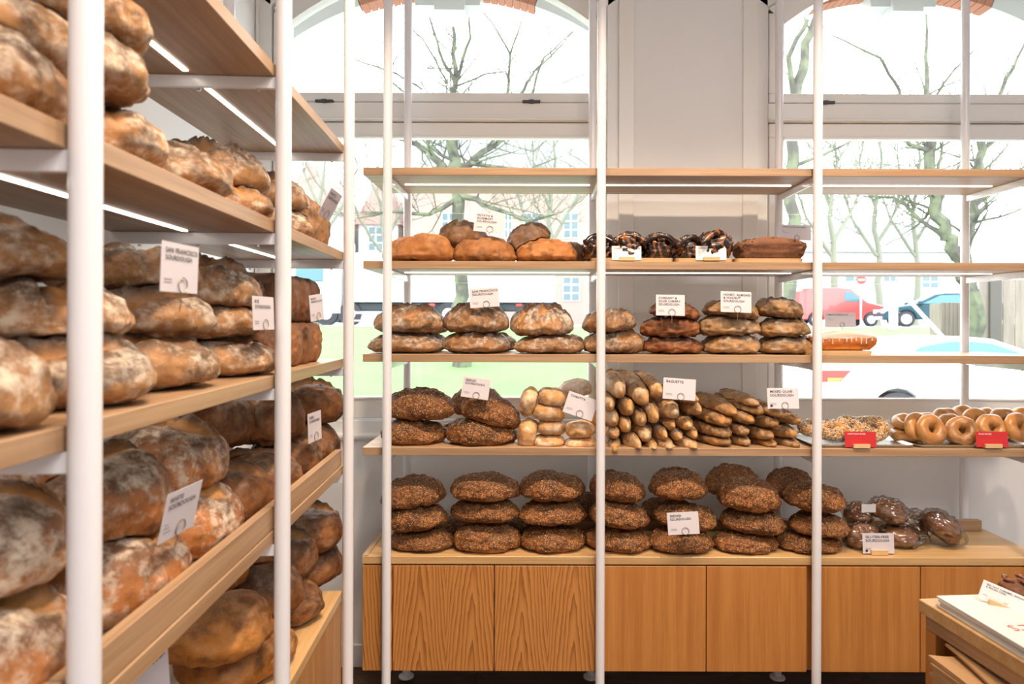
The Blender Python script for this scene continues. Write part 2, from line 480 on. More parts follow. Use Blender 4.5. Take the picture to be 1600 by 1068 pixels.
# outer brick skin with voussoirs and stone blocks
M['brick'] = plain('orange_brick', (0.55, 0.24, 0.15), 0.8)
M['stone'] = plain('pale_stone', (0.74, 0.75, 0.74), 0.8)
def outer_arch(idx, op):
    a, b = op; c = (a + b) / 2
    e = empty('trim_%d' % idx, (c, WY + TH, 3.1)); struct(e)
    h = (b - a) / 2 - 0.025; rise = 0.265; R = (h*h + rise*rise) / (2*rise); zc = 3.03 + rise - R
    amax = math.asin(h / R)
    def block(a0, a1, r0, r1, name, mat, yd=0.10, g=0.002, yo=0.002, n=1):
        m = MB(); a0 += g/R; a1 -= g/R; vs = []
        for i in range(n + 1):
            aa = a0 + (a1 - a0)*i/n
            for (y, rr) in ((yo, r0), (yd, r0), (yd, r1), (yo, r1)):
                vs.append((rr*math.sin(aa), y, zc + rr*math.cos(aa) - 3.1))
        f = [(0, 1, 2, 3), tuple(4*n + q for q in (3, 2, 1, 0))]
        for i in range(n):
            for q in range(4): f.append((4*i + q, 4*i + (q+1) % 4, 4*i + 4 + (q+1) % 4, 4*i + 4 + q))
        m.add(vs, f).build(name, mat, e)
    k = amax
    block(-1.12*k, -0.52*k, R, R+0.3, 'springer_stone', M['stone'], n=8)
    block(0.52*k, 1.12*k, R, R+0.3, 'springer_stone', M['stone'], n=8)
    block(-0.20*k, 0.20*k, R-0.06, R+0.3, 'key_stone', M['stone'], 0.14)
    block(-0.08*k, 0.11*k, R-0.10, R+0.3, 'key_stone', M['stone'], 0.18, yo=-0.02)
    for s in (-1, 1):
        block(min(s*0.2*k, s*0.52*k), max(s*0.2*k, s*0.52*k), R+0.006, R+0.3, 'mortar_bed', M['stone'], 0.09, yo=0.008, n=8)
        nb = 7
        for i in range(nb):
            a0 = s*(0.20 + 0.32*i/nb)*k; a1 = s*(0.20 + 0.32*(i+1)/nb)*k
            for (r0, r1) in ((R, R+0.105), (R+0.11, R+0.215)):
                block(min(a0,a1), max(a0,a1), r0, r1, 'brick', M['brick'])
outer_arch(1, OPEN[0]); outer_arch(2, OPEN[1])

# ------------------------------------------------------------------ shelving by the window
PX = [-0.575, 0.26, 1.105, 1.9475]
FY, BY = 2.60, 3.013
ZA, ZB, ZC, ZD, ZW = 2.212, 1.844, 1.4775, 1.111, 0.683
TK = 0.0305
PR = 0.0178
unit = tag(empty('shelving_unit', (0.69, 2.8, 0)), 'white tube shelving unit with oak boards standing in front of the windows', 'shelving')
def rel(o, e):
    o.parent = e; o.location = Vector(o.location) - Vector(e.location); return o
SX0, SX1 = -0.675, 2.02
for x in PX:
    for y in (FY, BY):
        rel(cyl((x, y, 0.012), (x, y, CEIL), PR, 20).build('post', M['metal'], smooth=True), unit)
        rel(MB().tube([(x, y, 0.0), (x, y, 0.006), (x, y, 0.010)], [0.034, 0.034, 0.028], 20).build('foot_disc', M['metal'], smooth=True), unit)
bays = [(SX0, PX[1] - 0.0012), (PX[1] + 0.0012, PX[2] - 0.0012), (PX[2] + 0.0012, SX1)]
for zi, z in enumerate((ZA, ZB, ZC, ZD)):
    for bi, (a, b) in enumerate(bays):
        o = rel(MB().box(a, b, FY + PR + 0.0005, BY - PR - 0.0005, z - TK, z, c=0.0012).build('shelf_board', M['oak_x']), unit)
        la, lb = (PX[bi] + 0.03, PX[bi+1] - 0.03)
        m = MB().box(la, lb, 2.79, 2.80, z - TK - 0.0025, z - TK + 0.001)
        q = m.build('led_strip', M['led'], o); q.location = -Vector(unit.location) * 0
    for x in PX:
        m = MB().box(x - 0.006, x + 0.006, FY + PR - 0.003, BY - PR + 0.003, z - TK - 0.028, z - TK - 0.0008, c=0.001)
        rel(m.build('bracket', M['metal']), unit)
        for yy in (2.66, 2.94):
            m = MB().tube([(x + 0.003, yy, z - TK - 0.031), (x + 0.003, yy, z - TK - 0.027)], 0.004, 8)
            rel(m.build('screw', M['steel']), unit)

# cabinets hung on the posts under the worktop
CF = FY + PR + 0.002
def cabinet(label, x0, x1, doors, mat, side=None):
    e = tag(empty('cabinet', ((x0+x1)/2, 2.8, 0.232)), label, 'cabinet', 'oak cabinets under the window shelves')
    rel(MB().box(x0, x1, CF + 0.02, 2.99, 0.232, ZW - 0.031, c=0.001).build('body', side or M['oak_z']), e)
    for (a, b, mt) in doors:
        m = MB().box(-(b-a)/2, (b-a)/2, CF, CF + 0.019, -0.207, 0.207, c=0.001)
        d = m.build('door', mt); d.location = ((a+b)/2, 0, 0.439); rel(d, e)
    return e
g = 0.002
cabinet('oak cabinet with two arched-grain doors at the left end under the worktop', SX0 + 0.002, 0.258,
        [(SX0 + 0.002, -0.555 - g, M['cath']), (-0.555 + g, -0.155 - g, M['cath']), (-0.155 + g, 0.243, M['cath'])], M['cath'], M['cath'])
cabinet('oak cabinet with two straight-grained doors in the middle under the worktop', 0.262, 1.103,
        [(0.262, 0.68 - g, M['oak_z']), (0.68 + g, 1.075, M['oak_z'])], M['oak_z'])
cabinet('oak cabinet with straight-grained doors at the right end behind the paper bag table', 1.107, SX1 - 0.002,
        [(1.107, 1.523 - g, M['oak_z']), (1.523 + g, SX1 - 0.002, M['oak_z'])], M['oak_z'])
wt = tag(empty('worktop', (0.67, 2.8, ZW)), 'long pale oak worktop with low rear upstand carrying stacked seeded loaves', 'worktop')
M['top'] = wood('oak_worktop', (0.60, 0.39, 0.18), (0.47, 0.27, 0.11), 0, 0.3)
rel(MB().box(SX0, SX1, FY + PR + 0.001, 2.992, ZW - TK, ZW, c=0.0015).build('slab', M['top']), wt)
rel(MB().box(SX0, 1.99, 2.955, 2.985, ZW + 0.0002, ZW + 0.047, c=0.0015).build('upstand', M['oak_x']), wt)
rel(MB().box(SX0, SX0 + 0.022, FY + PR + 0.002, 2.953, ZW + 0.0002, ZW + 0.003, c=0.0005).build('end_lipping', M['oak_y']), wt)

# ------------------------------------------------------------------ side shelving along the left wall
SL = -0.06
X0 = -0.5005
ANG = math.atan(-SL)              # rotation about z of the side unit
def S(Y, v, z):                    # point of the side unit: distance Y, depth v behind the post line
    return Vector((X0 + SL * Y - v, Y - SL * 0 , z))
SY = [0.05, 0.814, 1.575, 2.285]
side = tag(empty('shelving_unit', (X0, 0, 0)), 'white tube shelving unit with oak boards along the left wall', 'shelving')
def sprism(name, y0, y1, v0, v1, z0, z1, mat, parent=None, c=0.0012):
    """a box in the skewed frame of the side unit"""
    ln = y1 - y0
    m = MB().box(-v1, -v0, 0, ln * math.hypot(1, SL), z0, z1, c=c)
    o = m.build(name, mat)
    o.location = (X0 + SL * y0, y0, 0); o.rotation_euler = (0, 0, ANG)
    if parent is not None: rel(o, parent)
    return o
DEP = 0.413
for y in SY:
    for v in (0, DEP):
        p = S(y, v, 0)
        rel(cyl((p.x, p.y, 0.012), (p.x, p.y, CEIL), PR + 0.0006, 24).build('post', M['metal'], smooth=True), side)
        rel(MB().tube([(p.x, p.y, 0), (p.x, p.y, 0.006), (p.x, p.y, 0.01)], [0.034, 0.034, 0.028], 20).build('foot_disc', M['metal'], smooth=True), side)
M['oak_side'] = M['oak_y']
for z in (ZA, ZB, ZC, ZD):
    for i in range(3):
        y0, y1 = SY[i] + 0.001, SY[i+1] - 0.001
        if i == 2: y1 = SY[3] + 0.004
        bd = sprism('shelf_board', y0, y1, PR + 0.002, DEP - PR - 0.002, z - TK, z, M['oak_y'], side)
        m = MB().box(-0.217, -0.205, 0.03, (y1 - y0) - 0.03, z - TK - 0.0025, z - TK + 0.001)
        m.build('led_strip', M['led'], bd)
        if z == ZD:
            m = MB().box(-PR - 0.026, -PR - 0.0055, 0.001, (y1 - y0) - 0.001, z + 0.0012, z + 0.056, c=0.0012)
            m.build('front_lip', M['oak_y'], bd)
    for y in SY:
        q = sprism('bracket', y - 0.006, y + 0.006, PR - 0.003, DEP - PR + 0.003, z - TK - 0.028, z - TK - 0.0008, M['metal'], side, 0.001)
        for vv in (0.06, 0.20, 0.34):
            p = S(y, vv, 0)
            rel(MB().tube([(p.x, p.y, z - TK - 0.032), (p.x, p.y, z - TK - 0.027)], 0.004, 8).build('screw', M['steel']), side)
swt = sprism('worktop', SY[0], SY[3], PR + 0.001, DEP - PR - 0.002, ZW - TK, ZW, wood('oak_worktop_side', (0.60, 0.39, 0.18), (0.47, 0.27, 0.11), 1, 0.3))
tag(swt, 'oak worktop under the side shelves holding dark round loaves', 'worktop')
M['oak_zs'] = wood('oak_side_cabinet', (0.50, 0.26, 0.09), (0.38, 0.17, 0.05), 2)
for i in range(3):
    y0, y1 = SY[i] + 0.002, SY[i+1] - 0.002
    e = empty('cabinet', S(y0, 0, 0.232))
    tag(e, ('oak cabinet of the side shelves nearest the viewer', 'oak cabinet in the middle of the side shelves', 'oak cabinet of the side shelves nearest the window')[i], 'cabinet', 'oak cabinets under the side shelves')
    sprism('body', y0, y1, PR + 0.02, DEP - PR - 0.004, 0.232, ZW - TK - 0.001, M['oak_zs'], e)
    ym = (y0 + y1) / 2
    for a, b in ((y0, ym - 0.0015), (ym + 0.0015, y1)):
        sprism('door', a, b, PR + 0.003, PR + 0.019, 0.232, ZW - TK - 0.005, M['oak_zs'], e)

# ------------------------------------------------------------------ bread
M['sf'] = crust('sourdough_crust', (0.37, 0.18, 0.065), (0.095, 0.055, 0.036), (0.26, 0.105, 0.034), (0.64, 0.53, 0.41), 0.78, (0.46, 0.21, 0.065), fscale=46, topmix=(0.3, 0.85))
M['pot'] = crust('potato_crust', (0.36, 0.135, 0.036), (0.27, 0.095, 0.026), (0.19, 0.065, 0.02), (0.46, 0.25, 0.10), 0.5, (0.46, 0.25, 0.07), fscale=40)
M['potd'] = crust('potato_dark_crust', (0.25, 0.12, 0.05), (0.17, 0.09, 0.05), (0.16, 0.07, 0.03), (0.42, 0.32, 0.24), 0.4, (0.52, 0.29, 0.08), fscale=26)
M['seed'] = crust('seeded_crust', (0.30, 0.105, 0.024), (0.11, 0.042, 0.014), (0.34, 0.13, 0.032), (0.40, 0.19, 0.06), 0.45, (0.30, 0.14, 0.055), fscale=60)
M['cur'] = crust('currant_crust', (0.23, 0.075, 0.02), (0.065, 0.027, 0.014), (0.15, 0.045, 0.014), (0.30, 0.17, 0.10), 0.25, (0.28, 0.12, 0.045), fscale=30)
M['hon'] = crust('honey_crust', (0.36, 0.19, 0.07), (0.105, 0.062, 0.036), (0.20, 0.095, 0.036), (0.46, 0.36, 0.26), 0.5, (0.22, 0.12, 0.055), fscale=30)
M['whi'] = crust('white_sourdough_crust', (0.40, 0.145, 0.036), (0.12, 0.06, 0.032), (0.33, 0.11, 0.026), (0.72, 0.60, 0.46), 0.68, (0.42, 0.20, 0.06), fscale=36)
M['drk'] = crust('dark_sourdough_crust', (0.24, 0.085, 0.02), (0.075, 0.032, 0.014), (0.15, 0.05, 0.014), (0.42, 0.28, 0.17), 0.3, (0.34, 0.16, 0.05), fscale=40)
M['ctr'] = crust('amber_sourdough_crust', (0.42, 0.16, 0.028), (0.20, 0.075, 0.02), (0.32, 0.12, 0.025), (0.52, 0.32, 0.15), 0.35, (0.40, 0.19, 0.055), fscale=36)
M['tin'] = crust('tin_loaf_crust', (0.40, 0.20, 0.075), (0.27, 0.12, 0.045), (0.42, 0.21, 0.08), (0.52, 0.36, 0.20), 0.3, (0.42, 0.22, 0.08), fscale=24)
M['tind'] = crust('brown_tin_crust', (0.22, 0.085, 0.03), (0.10, 0.042, 0.018), (0.24, 0.095, 0.032), (0.30, 0.15, 0.07), 0.25, (0.25, 0.11, 0.04), fscale=24)
M['tinb'] = crust('amber_tin_crust', (0.36, 0.15, 0.05), (0.20, 0.08, 0.03), (0.38, 0.16, 0.055), (0.42, 0.23, 0.11), 0.25, (0.25, 0.11, 0.04), fscale=24)
M['bag'] = crust('baguette_crust', (0.56, 0.30, 0.105), (0.40, 0.22, 0.095), (0.40, 0.18, 0.052), (0.70, 0.58, 0.42), 0.6, (0.58, 0.36, 0.16), fscale=24, bump=0.3)
M['oli'] = crust('olive_crust', (0.42, 0.20, 0.058), (0.22, 0.11, 0.045), (0.30, 0.13, 0.036), (0.55, 0.42, 0.27), 0.45, (0.34, 0.17, 0.06), fscale=30)
M['cia'] = crust('ciabatta_crust', (0.56, 0.30, 0.11), (0.46, 0.225, 0.075), (0.50, 0.28, 0.11), (0.76, 0.64, 0.49), 0.65, (0.45, 0.22, 0.075), fscale=32, bump=0.3)
M['ciaw'] = crust('floury_ciabatta_crust', (0.66, 0.48, 0.32), (0.72, 0.58, 0.46), (0.6, 0.42, 0.28), (0.82, 0.74, 0.66), 0.8, (0.6, 0.42, 0.28), fscale=32, bump=0.3)
M['bgl'] = crust('bagel_crust', (0.50, 0.235, 0.065), (0.44, 0.185, 0.045), (0.50, 0.27, 0.10), (0.58, 0.34, 0.14), 0.3, (0.4, 0.2, 0.06), rough=0.32, bump=0.08, spec=0.5)
M['gf'] = crust('gluten_free_crust', (0.27, 0.115, 0.042), (0.22, 0.09, 0.034), (0.24, 0.10, 0.036), (0.36, 0.18, 0.08), 0.3, (0.2, 0.09, 0.035), fscale=30)
M['cho'] = crust('chocolate_cake_crust', (0.12, 0.045, 0.018), (0.20, 0.075, 0.03), (0.06, 0.022, 0.012), (0.26, 0.11, 0.05), 0.4, (0.12, 0.045, 0.02), fscale=60)
M['lem'] = crust('lemon_cake_crust', (0.42, 0.115, 0.018), (0.40, 0.15, 0.03), (0.45, 0.14, 0.02), (0.5, 0.22, 0.05), 0.3, (0.4, 0.15, 0.03), fscale=50)
M['choc'] = plain('chocolate_glaze', (0.022, 0.009, 0.006), 0.16, Specular_IOR_Level=0.7)
M['choc2'] = plain('babka_crumb', (0.20, 0.075, 0.02), 0.45)
M['icing'] = plain('sugar_icing', (0.70, 0.52, 0.42), 0.18)

def add_attr(me, name, vals):
    at = me.attributes.new(name, 'FLOAT', 'POINT'); at.data.foreach_set('value', np.asarray(vals, dtype=np.float32))

def grid_mesh(name, V, rows, cols, mat, hgt=None, score=None, burn=None):
    """V: bottom pole, rows*cols ring vertices, top pole"""
    n = rows * cols; faces = []
    for k in range(cols): faces.append((0, 1 + (k+1) % cols, 1 + k))
    for r in range(rows - 1):
        a = 1 + r * cols; b = a + cols
        for k in range(cols):
            k2 = (k + 1) % cols
            faces.append((a + k, a + k2, b + k2, b + k))
    a = 1 + (rows - 1) * cols
    for k in range(cols): faces.append((a + k, a + (k+1) % cols, n + 1))
    me = bpy.data.meshes.new(name)
    me.from_pydata(V.tolist(), [], faces)
    me.polygons.foreach_set('use_smooth', [True] * len(me.polygons))
    if mat: me.materials.append(mat)
    if hgt is not None: add_attr(me, 'hgt', hgt)
    if score is not None: add_attr(me, 'score', score)
    if burn is not None: add_attr(me, 'burn', burn)
    me.update(); return me

def sph(rows, cols):
    ph = np.linspace(-math.pi/2, math.pi/2, rows + 2)
    th = np.arange(cols) * 2 * math.pi / cols
    D = [[0, 0, -1]]
    for p in ph[1:-1]:
        for t in th: D.append([math.cos(p)*math.cos(t), math.cos(p)*math.sin(t), math.sin(p)])
    D.append([0, 0, 1]); return np.array(D)

def spow(a, e): return np.sign(a) * np.abs(a) ** e

def bread(name, L, W, H, mat, seed, slashes=(), base=0.30, e=0.74, lump=0.05, rough=0.012, rows=46, cols=88, taper=0.0, top=1.0, plan=1.0, bend=0.0):
    D = sph(rows, cols); rng = np.random.RandomState(seed)
    r = np.sqrt(D[:, 0]**2 + D[:, 1]**2); cs = D[:, 0] / np.maximum(r, 1e-6); sn = D[:, 1] / np.maximum(r, 1e-6)
    rr = r ** e
    x = L/2 * rr * spow(cs, plan); y = W/2 * rr * spow(sn, plan)
    up = D[:, 2] > 0
    z = np.where(up, (1-base)*H*np.abs(D[:, 2])**top, base*H*np.maximum(D[:, 2], -0.86)/0.86)
    if taper: y = y * (1 - taper * (2*x/L)**2 * 0.9); z = np.where(z > 0, z * (1 - 0.5*taper*(2*x/L)**2), z)
    V = np.stack([x, y, z + base*H], 1)
    s = min(L, W)
    nn = fbm(V, 1.6/s, seed*7+1, 2)
    V += D * (nn * lump * 2.2 * s)[:, None] * np.array([1, 1, 0.8])
    V += D * (fbm(V, 9/s, seed*7+5, 3) * rough)[:, None]
    V[:, 2] = np.maximum(V[:, 2], 0.0)
    V[0, 2] = 0
    if bend: V[:, 1] += bend * ((V[:, 0]/(L/2))**2 - 0.3)
    score = np.zeros(len(V)); burn = np.zeros(len(V)); dz = np.zeros(len(V)); dxy = np.zeros((len(V), 2))
    hgt = np.clip(V[:, 2] / H, 0, 1)
    for (xa, ya, xb, yb, w, dep, ear) in slashes:
        a = np.array([xa*L, ya*W]); b = np.array([xb*L, yb*W]); d = b - a; ln = np.linalg.norm(d); d /= ln
        nrm = np.array([-d[1], d[0]]); q = V[:, :2] - a
        al = (q @ d) / ln; t = q @ nrm
        t = t + 0.006 * np.sin(al * 5 + seed) + vnoise(V, 40, seed + 9) * 0.006
        win = np.clip((al + 0.05) / 0.22, 0, 1) * np.clip((1.05 - al) / 0.22, 0, 1)
        win = win * win * (3 - 2*win) * np.clip((hgt - 0.22) / 0.2, 0, 1)
        ww = w * (0.35 + 0.65 * win)
        gsh = np.exp(-(t/ww)**2) * win
        es = np.exp(-((t - 1.25*ww) / (0.42*ww))**2) * win
        dz += -dep * gsh + ear * es
        dxy -= nrm * (ear * 0.7 * es)[:, None]
        dz += vnoise(V, 75, seed+3) * 0.012 * gsh
        burn = np.maximum(burn, es * np.clip(0.6 + 1.6*vnoise(V, 60, seed+31), 0, 1) * (1 if ear else 0))
        score = np.maximum(score, np.clip(gsh * 1.25, 0, 1) * (t < 1.0 * ww))
    V[:, 2] += dz; V[:, :2] += dxy
    return grid_mesh(name, V, rows, cols, mat, hgt, score, burn)

def placed(name, me, loc, rot=(0, 0, 0), scale=(1, 1, 1)):
    o = bpy.data.objects.new(name, me); link(o)
    o.location = loc; o.rotation_euler = rot; o.scale = scale
    return o

NOM = {}; TPL = {}
def template(kind, L, W, H, meshes): NOM[kind] = (L, W, H); TPL[kind] = meshes
def diag(n, w=0.012, dep=0.010, ear=0.008, sl=0.18):
    out = []
    for i in range(n):
        c = -0.27 + 0.54 * i / max(n-1, 1) if n > 1 else 0
        out.append((c - sl, -0.30, c + sl*0.55, 0.30, w, dep, ear))
    return out
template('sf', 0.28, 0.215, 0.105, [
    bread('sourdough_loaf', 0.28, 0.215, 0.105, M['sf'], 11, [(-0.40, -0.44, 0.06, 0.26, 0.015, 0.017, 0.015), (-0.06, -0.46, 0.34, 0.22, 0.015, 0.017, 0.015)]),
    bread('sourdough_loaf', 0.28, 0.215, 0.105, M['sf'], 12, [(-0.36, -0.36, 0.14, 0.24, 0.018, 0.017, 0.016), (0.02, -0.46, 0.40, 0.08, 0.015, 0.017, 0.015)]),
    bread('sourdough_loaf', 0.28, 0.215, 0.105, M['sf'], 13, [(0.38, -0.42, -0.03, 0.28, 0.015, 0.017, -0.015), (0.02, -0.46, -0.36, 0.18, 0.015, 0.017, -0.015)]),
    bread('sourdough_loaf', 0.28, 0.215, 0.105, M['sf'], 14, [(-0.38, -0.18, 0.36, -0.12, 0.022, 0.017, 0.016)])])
template('pot', 0.26, 0.215, 0.105, [
    bread('potato_loaf', 0.26, 0.215, 0.105, M['pot'], 21, [(-0.3, 0.1, 0.3, 0.2, 0.01, 0.004, 0.005)], base=0.24, e=0.84, rough=0.013, lump=0.06),
    bread('potato_loaf', 0.26, 0.215, 0.105, M['pot'], 22, [(0.0, -0.38, 0.35, -0.12, 0.006, 0.005, 0.003)], base=0.24, e=0.84, rough=0.013, lump=0.06),
    bread('potato_loaf', 0.26, 0.215, 0.105, M['pot'], 23, [], base=0.24, e=0.84, rough=0.013, lump=0.06)])
template('potd', 0.24, 0.20, 0.10, [
    bread('potato_loaf', 0.24, 0.20, 0.10, M['potd'], 25, [(-0.36, -0.2, 0.05, -0.05, 0.024, 0.014, 0.006), (-0.1, -0.4, 0.0, 0.3, 0.012, 0.01, 0.006)]),
    bread('potato_loaf', 0.24, 0.20, 0.10, M['potd'], 26, [(-0.35, 0.1, 0.3, 0.05, 0.008, 0.006, 0.005)])])
template('seed', 0.27, 0.21, 0.112, [
    bread('seeded_loaf', 0.27, 0.21, 0.112, M['seed'], 31, [(-0.36, 0.06, 0.36, 0.14, 0.012, 0.008, 0.006)], lump=0.06),
    bread('seeded_loaf', 0.27, 0.21, 0.112, M['seed'], 32, [(-0.34, 0.1, 0.34, 0.02, 0.014, 0.007, 0.005)], lump=0.06),
    bread('seeded_loaf', 0.27, 0.21, 0.112, M['seed'], 33, [], lump=0.07),
    bread('seeded_loaf', 0.27, 0.21, 0.112, M['seed'], 34, [(-0.3, -0.02, 0.36, 0.2, 0.01, 0.01, 0.008)], lump=0.06)])
template('cur', 0.24, 0.20, 0.09, [
    bread('currant_loaf', 0.24, 0.20, 0.09, M['cur'], 41, [(-0.35, 0.0, 0.35, 0.05, 0.012, 0.008, 0.006)], rough=0.02),
    bread('currant_loaf', 0.24, 0.20, 0.09, M['cur'], 42, [], rough=0.022)])
template('hon', 0.25, 0.205, 0.095, [
    bread('honey_loaf', 0.25, 0.205, 0.095, M['hon'], 51, [(-0.36, -0.05, 0.36, 0.05, 0.008, 0.006, 0.005)], rough=0.016),
    bread('honey_loaf', 0.25, 0.205, 0.095, M['hon'], 52, [(-0.1, -0.4, -0.2, 0.3, 0.007, 0.005, 0.004)], rough=0.018),
    bread('honey_loaf', 0.25, 0.205, 0.095, M['hon'], 53, [(0.1, -0.35, 0.3, 0.2, 0.006, 0.005, 0.004)], rough=0.016)])
bl = [([(-0.42, -0.05, 0.42, 0.05, 0.026, 0.016, 0.016)], 61), ([(-0.40, 0.1, 0.38, -0.08, 0.03, 0.018, 0.018), (0.0, 0.05, 0.05, 0.4, 0.014, 0.01, 0.008)], 62),
      ([(-0.1, -0.42, 0.1, 0.42, 0.024, 0.014, 0.016)], 63), ([(-0.38, -0.15, 0.40, 0.12, 0.018, 0.014, 0.014), (-0.2, 0.2, 0.3, 0.3, 0.012, 0.01, 0.01)], 64)]
for kind, mt in (('whi', M['whi']), ('drk', M['drk']), ('ctr', M['ctr'])):
    template(kind, 0.27, 0.25, 0.15, [bread({'whi': 'white_sourdough_loaf', 'drk': 'dark_sourdough_loaf', 'ctr': 'round_sourdough_loaf'}[kind], 0.27, 0.25, 0.15, mt, sd, sl, base=0.36, e=0.76, rows=54, cols=100) for sl, sd in bl])

# seeds on the seeded loaves
def seeds_mesh(me, n, seed, Hn, mats, size=(0.0038, 0.0020, 0.0013), zmin=0.16):
    rng = random.Random(seed); v = []; f = []; mi = []
    polys = [p for p in me.polygons if p.center.z > zmin * Hn]
    ar = np.cumsum([p.area for p in polys]); tot = ar[-1]
    for i in range(n):
        p = polys[int(np.searchsorted(ar, rng.random() * tot))]
        vs = [me.vertices[k].co for k in p.vertices]
        a, b = rng.random(), rng.random()
        if a + b > 1: a, b = 1 - a, 1 - b
        c = vs[0] + (vs[1] - vs[0]) * a + (vs[2] - vs[0]) * b
        nrm = p.normal; t = nrm.orthogonal().normalized(); t.rotate(Matrix.Rotation(rng.random() * 6.28, 3, nrm)); w = nrm.cross(t)
        k = rng.choice((0, 0, 0, 0, 1, 2, 2)); s = (0.72 if k == 0 else 1.0) * rng.uniform(0.8, 1.25)
        l_, w_, h_ = size[0]*s*(0.7 if k == 0 else 1), size[1]*s, size[2]*s
        bse = len(v); c = c + nrm * h_ * 0.4
        v += [c - t*l_, c + w*w_*1.1, c + t*l_, c - w*w_*1.1, c + nrm*h_]
        f += [(bse, bse+1, bse+4), (bse+1, bse+2, bse+4), (bse+2, bse+3, bse+4), (bse+3, bse, bse+4)]; mi += [k]*4
    m2 = bpy.data.meshes.new('seed_coating'); m2.from_pydata([tuple(q) for q in v], [], f)
    for m in mats: m2.materials.append(m)
    m2.polygons.foreach_set('material_index', mi); m2.update(); return m2
SM = [plain('poppy_seed', (0.012, 0.008, 0.007), 0.5), plain('sesame_seed', (0.46, 0.25, 0.085), 0.5), plain('brown_linseed', (0.14, 0.045, 0.012), 0.4)]
SEEDS = [seeds_mesh(me, 4200, 5 + i, 0.112, SM) for i, me in enumerate(TPL['seed'])]

def coat(o, var, table=SEEDS):
    q = bpy.data.objects.new('seed_coating', table[var]); link(q, o); q['kind'] = 'stuff'; return q

CNT = {}
def loaf(kind, name, loc, L, W, H, rz=0, ry=0, rx=0, var=None, label=None, cat='bread', group=None):
    n = CNT.get(kind, 0); CNT[kind] = n + 1
    var = (n if var is None else var) % len(TPL[kind])
    nl, nw, nh = NOM[kind]
    o = placed(name, TPL[kind][var], loc, (rx, ry, rz), (L/nl, W/nw, H/nh))
    o.rotation_mode = 'XYZ'
    tag(o, label, cat, group)
    if kind == 'seed': coat(o, var)
    return o

def front(kind, name, x0, x1, y0, y1, Y, W, label, group, base=None, tilt=0, rz=None, var=None, flip=False):
    """loaf whose outline fills the pixel box x0..x1, y0..y1 when it stands at distance Y; tilt raises its right end"""
    a = P(x0, (y0+y1)/2, Y); b = P(x1, (y0+y1)/2, Y)
    zt = P((x0+x1)/2, y0, Y).z; zb = P((x0+x1)/2, y1, Y - W*0.35).z
    if base is not None: zb = base
    L, H = b.x - a.x, zt - zb
    tl = math.radians(tilt)
    if tilt:
        H = max(H - abs(math.sin(tl)) * L * 0.55, 0.06)
        L = L / (math.cos(tl) + 0.12)
    rng = random.Random(int(x0*7 + y0*3))
    rz_ = math.radians(rng.uniform(-9, 9)) if rz is None else math.radians(rz)
    if flip: rz_ += math.pi; tl = -tl
    zc = zb + (abs(math.sin(tl)) * L * 0.30 if tilt else 0)
    return loaf(kind, name, ((a.x+b.x)/2, Y, zc + 0.0005), L, W, H, rz_, -tl, 0, var, label, 'bread', group)

# --- potato and rosemary loaves, second shelf from the top
G = 'potato and rosemary loaves'
K = 'potato_loaf'
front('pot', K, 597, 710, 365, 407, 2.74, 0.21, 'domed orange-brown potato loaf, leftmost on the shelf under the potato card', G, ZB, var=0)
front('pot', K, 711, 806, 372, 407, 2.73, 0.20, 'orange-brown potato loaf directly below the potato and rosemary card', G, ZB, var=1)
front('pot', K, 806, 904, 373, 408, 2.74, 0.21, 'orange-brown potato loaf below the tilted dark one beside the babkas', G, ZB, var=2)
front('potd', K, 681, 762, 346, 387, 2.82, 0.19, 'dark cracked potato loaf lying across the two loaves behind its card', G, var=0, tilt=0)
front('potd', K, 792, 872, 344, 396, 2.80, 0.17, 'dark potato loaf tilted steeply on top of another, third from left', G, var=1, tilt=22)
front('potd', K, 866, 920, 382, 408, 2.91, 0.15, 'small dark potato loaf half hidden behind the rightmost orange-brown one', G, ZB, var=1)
# --- San Francisco sourdough, third shelf
G = 'floury sourdough pairs on the third window shelf'
K = 'sourdough_loaf'
rows = [('sf', 576, 690, 520, 553, 585, 690, 477, 521), ('sf', 691, 799, 517, 553, 690, 797, 476, 521), ('sf', 801, 910, 523, 554, 796, 898, 478, 526), ('sf', 910, 1006, 514, 554, 906, 998, 479, 521)]
nth = ['first', 'second', 'third', 'fourth']
for i, (k, a0, a1, b0, b1, c0, c1, d0, d1) in enumerate(rows):
    front(k, K, a0, a1, b0, b1, 2.745, 0.22, 'floury sourdough loaf, lower of the %s pair from left on third window shelf' % nth[i], G, ZC, var=(3, 0, 3, 1)[i])
    front(k, K, c0, c1, d0, d1, 2.745, 0.21, 'scored floury sourdough loaf, upper of the %s pair from left on third window shelf' % nth[i], G, var=(1, 0, 0, 2)[i], tilt=(0, 0, 0, 4)[i])
G2 = 'floury sourdough loaves in the rear row'
for i, (x0, x1) in enumerate(((612, 704), (716, 806), (830, 916))):
    front('sf', K, x0, x1, 520, 549, 2.91, 0.13, 'pale sourdough loaf at shelf level behind the %s front pair' % nth[i], G2, ZC)
front('sf', K, 620, 699, 485, 521, 2.91, 0.13, 'pale sourdough loaf stacked in the rear row behind the first front pair', G2)
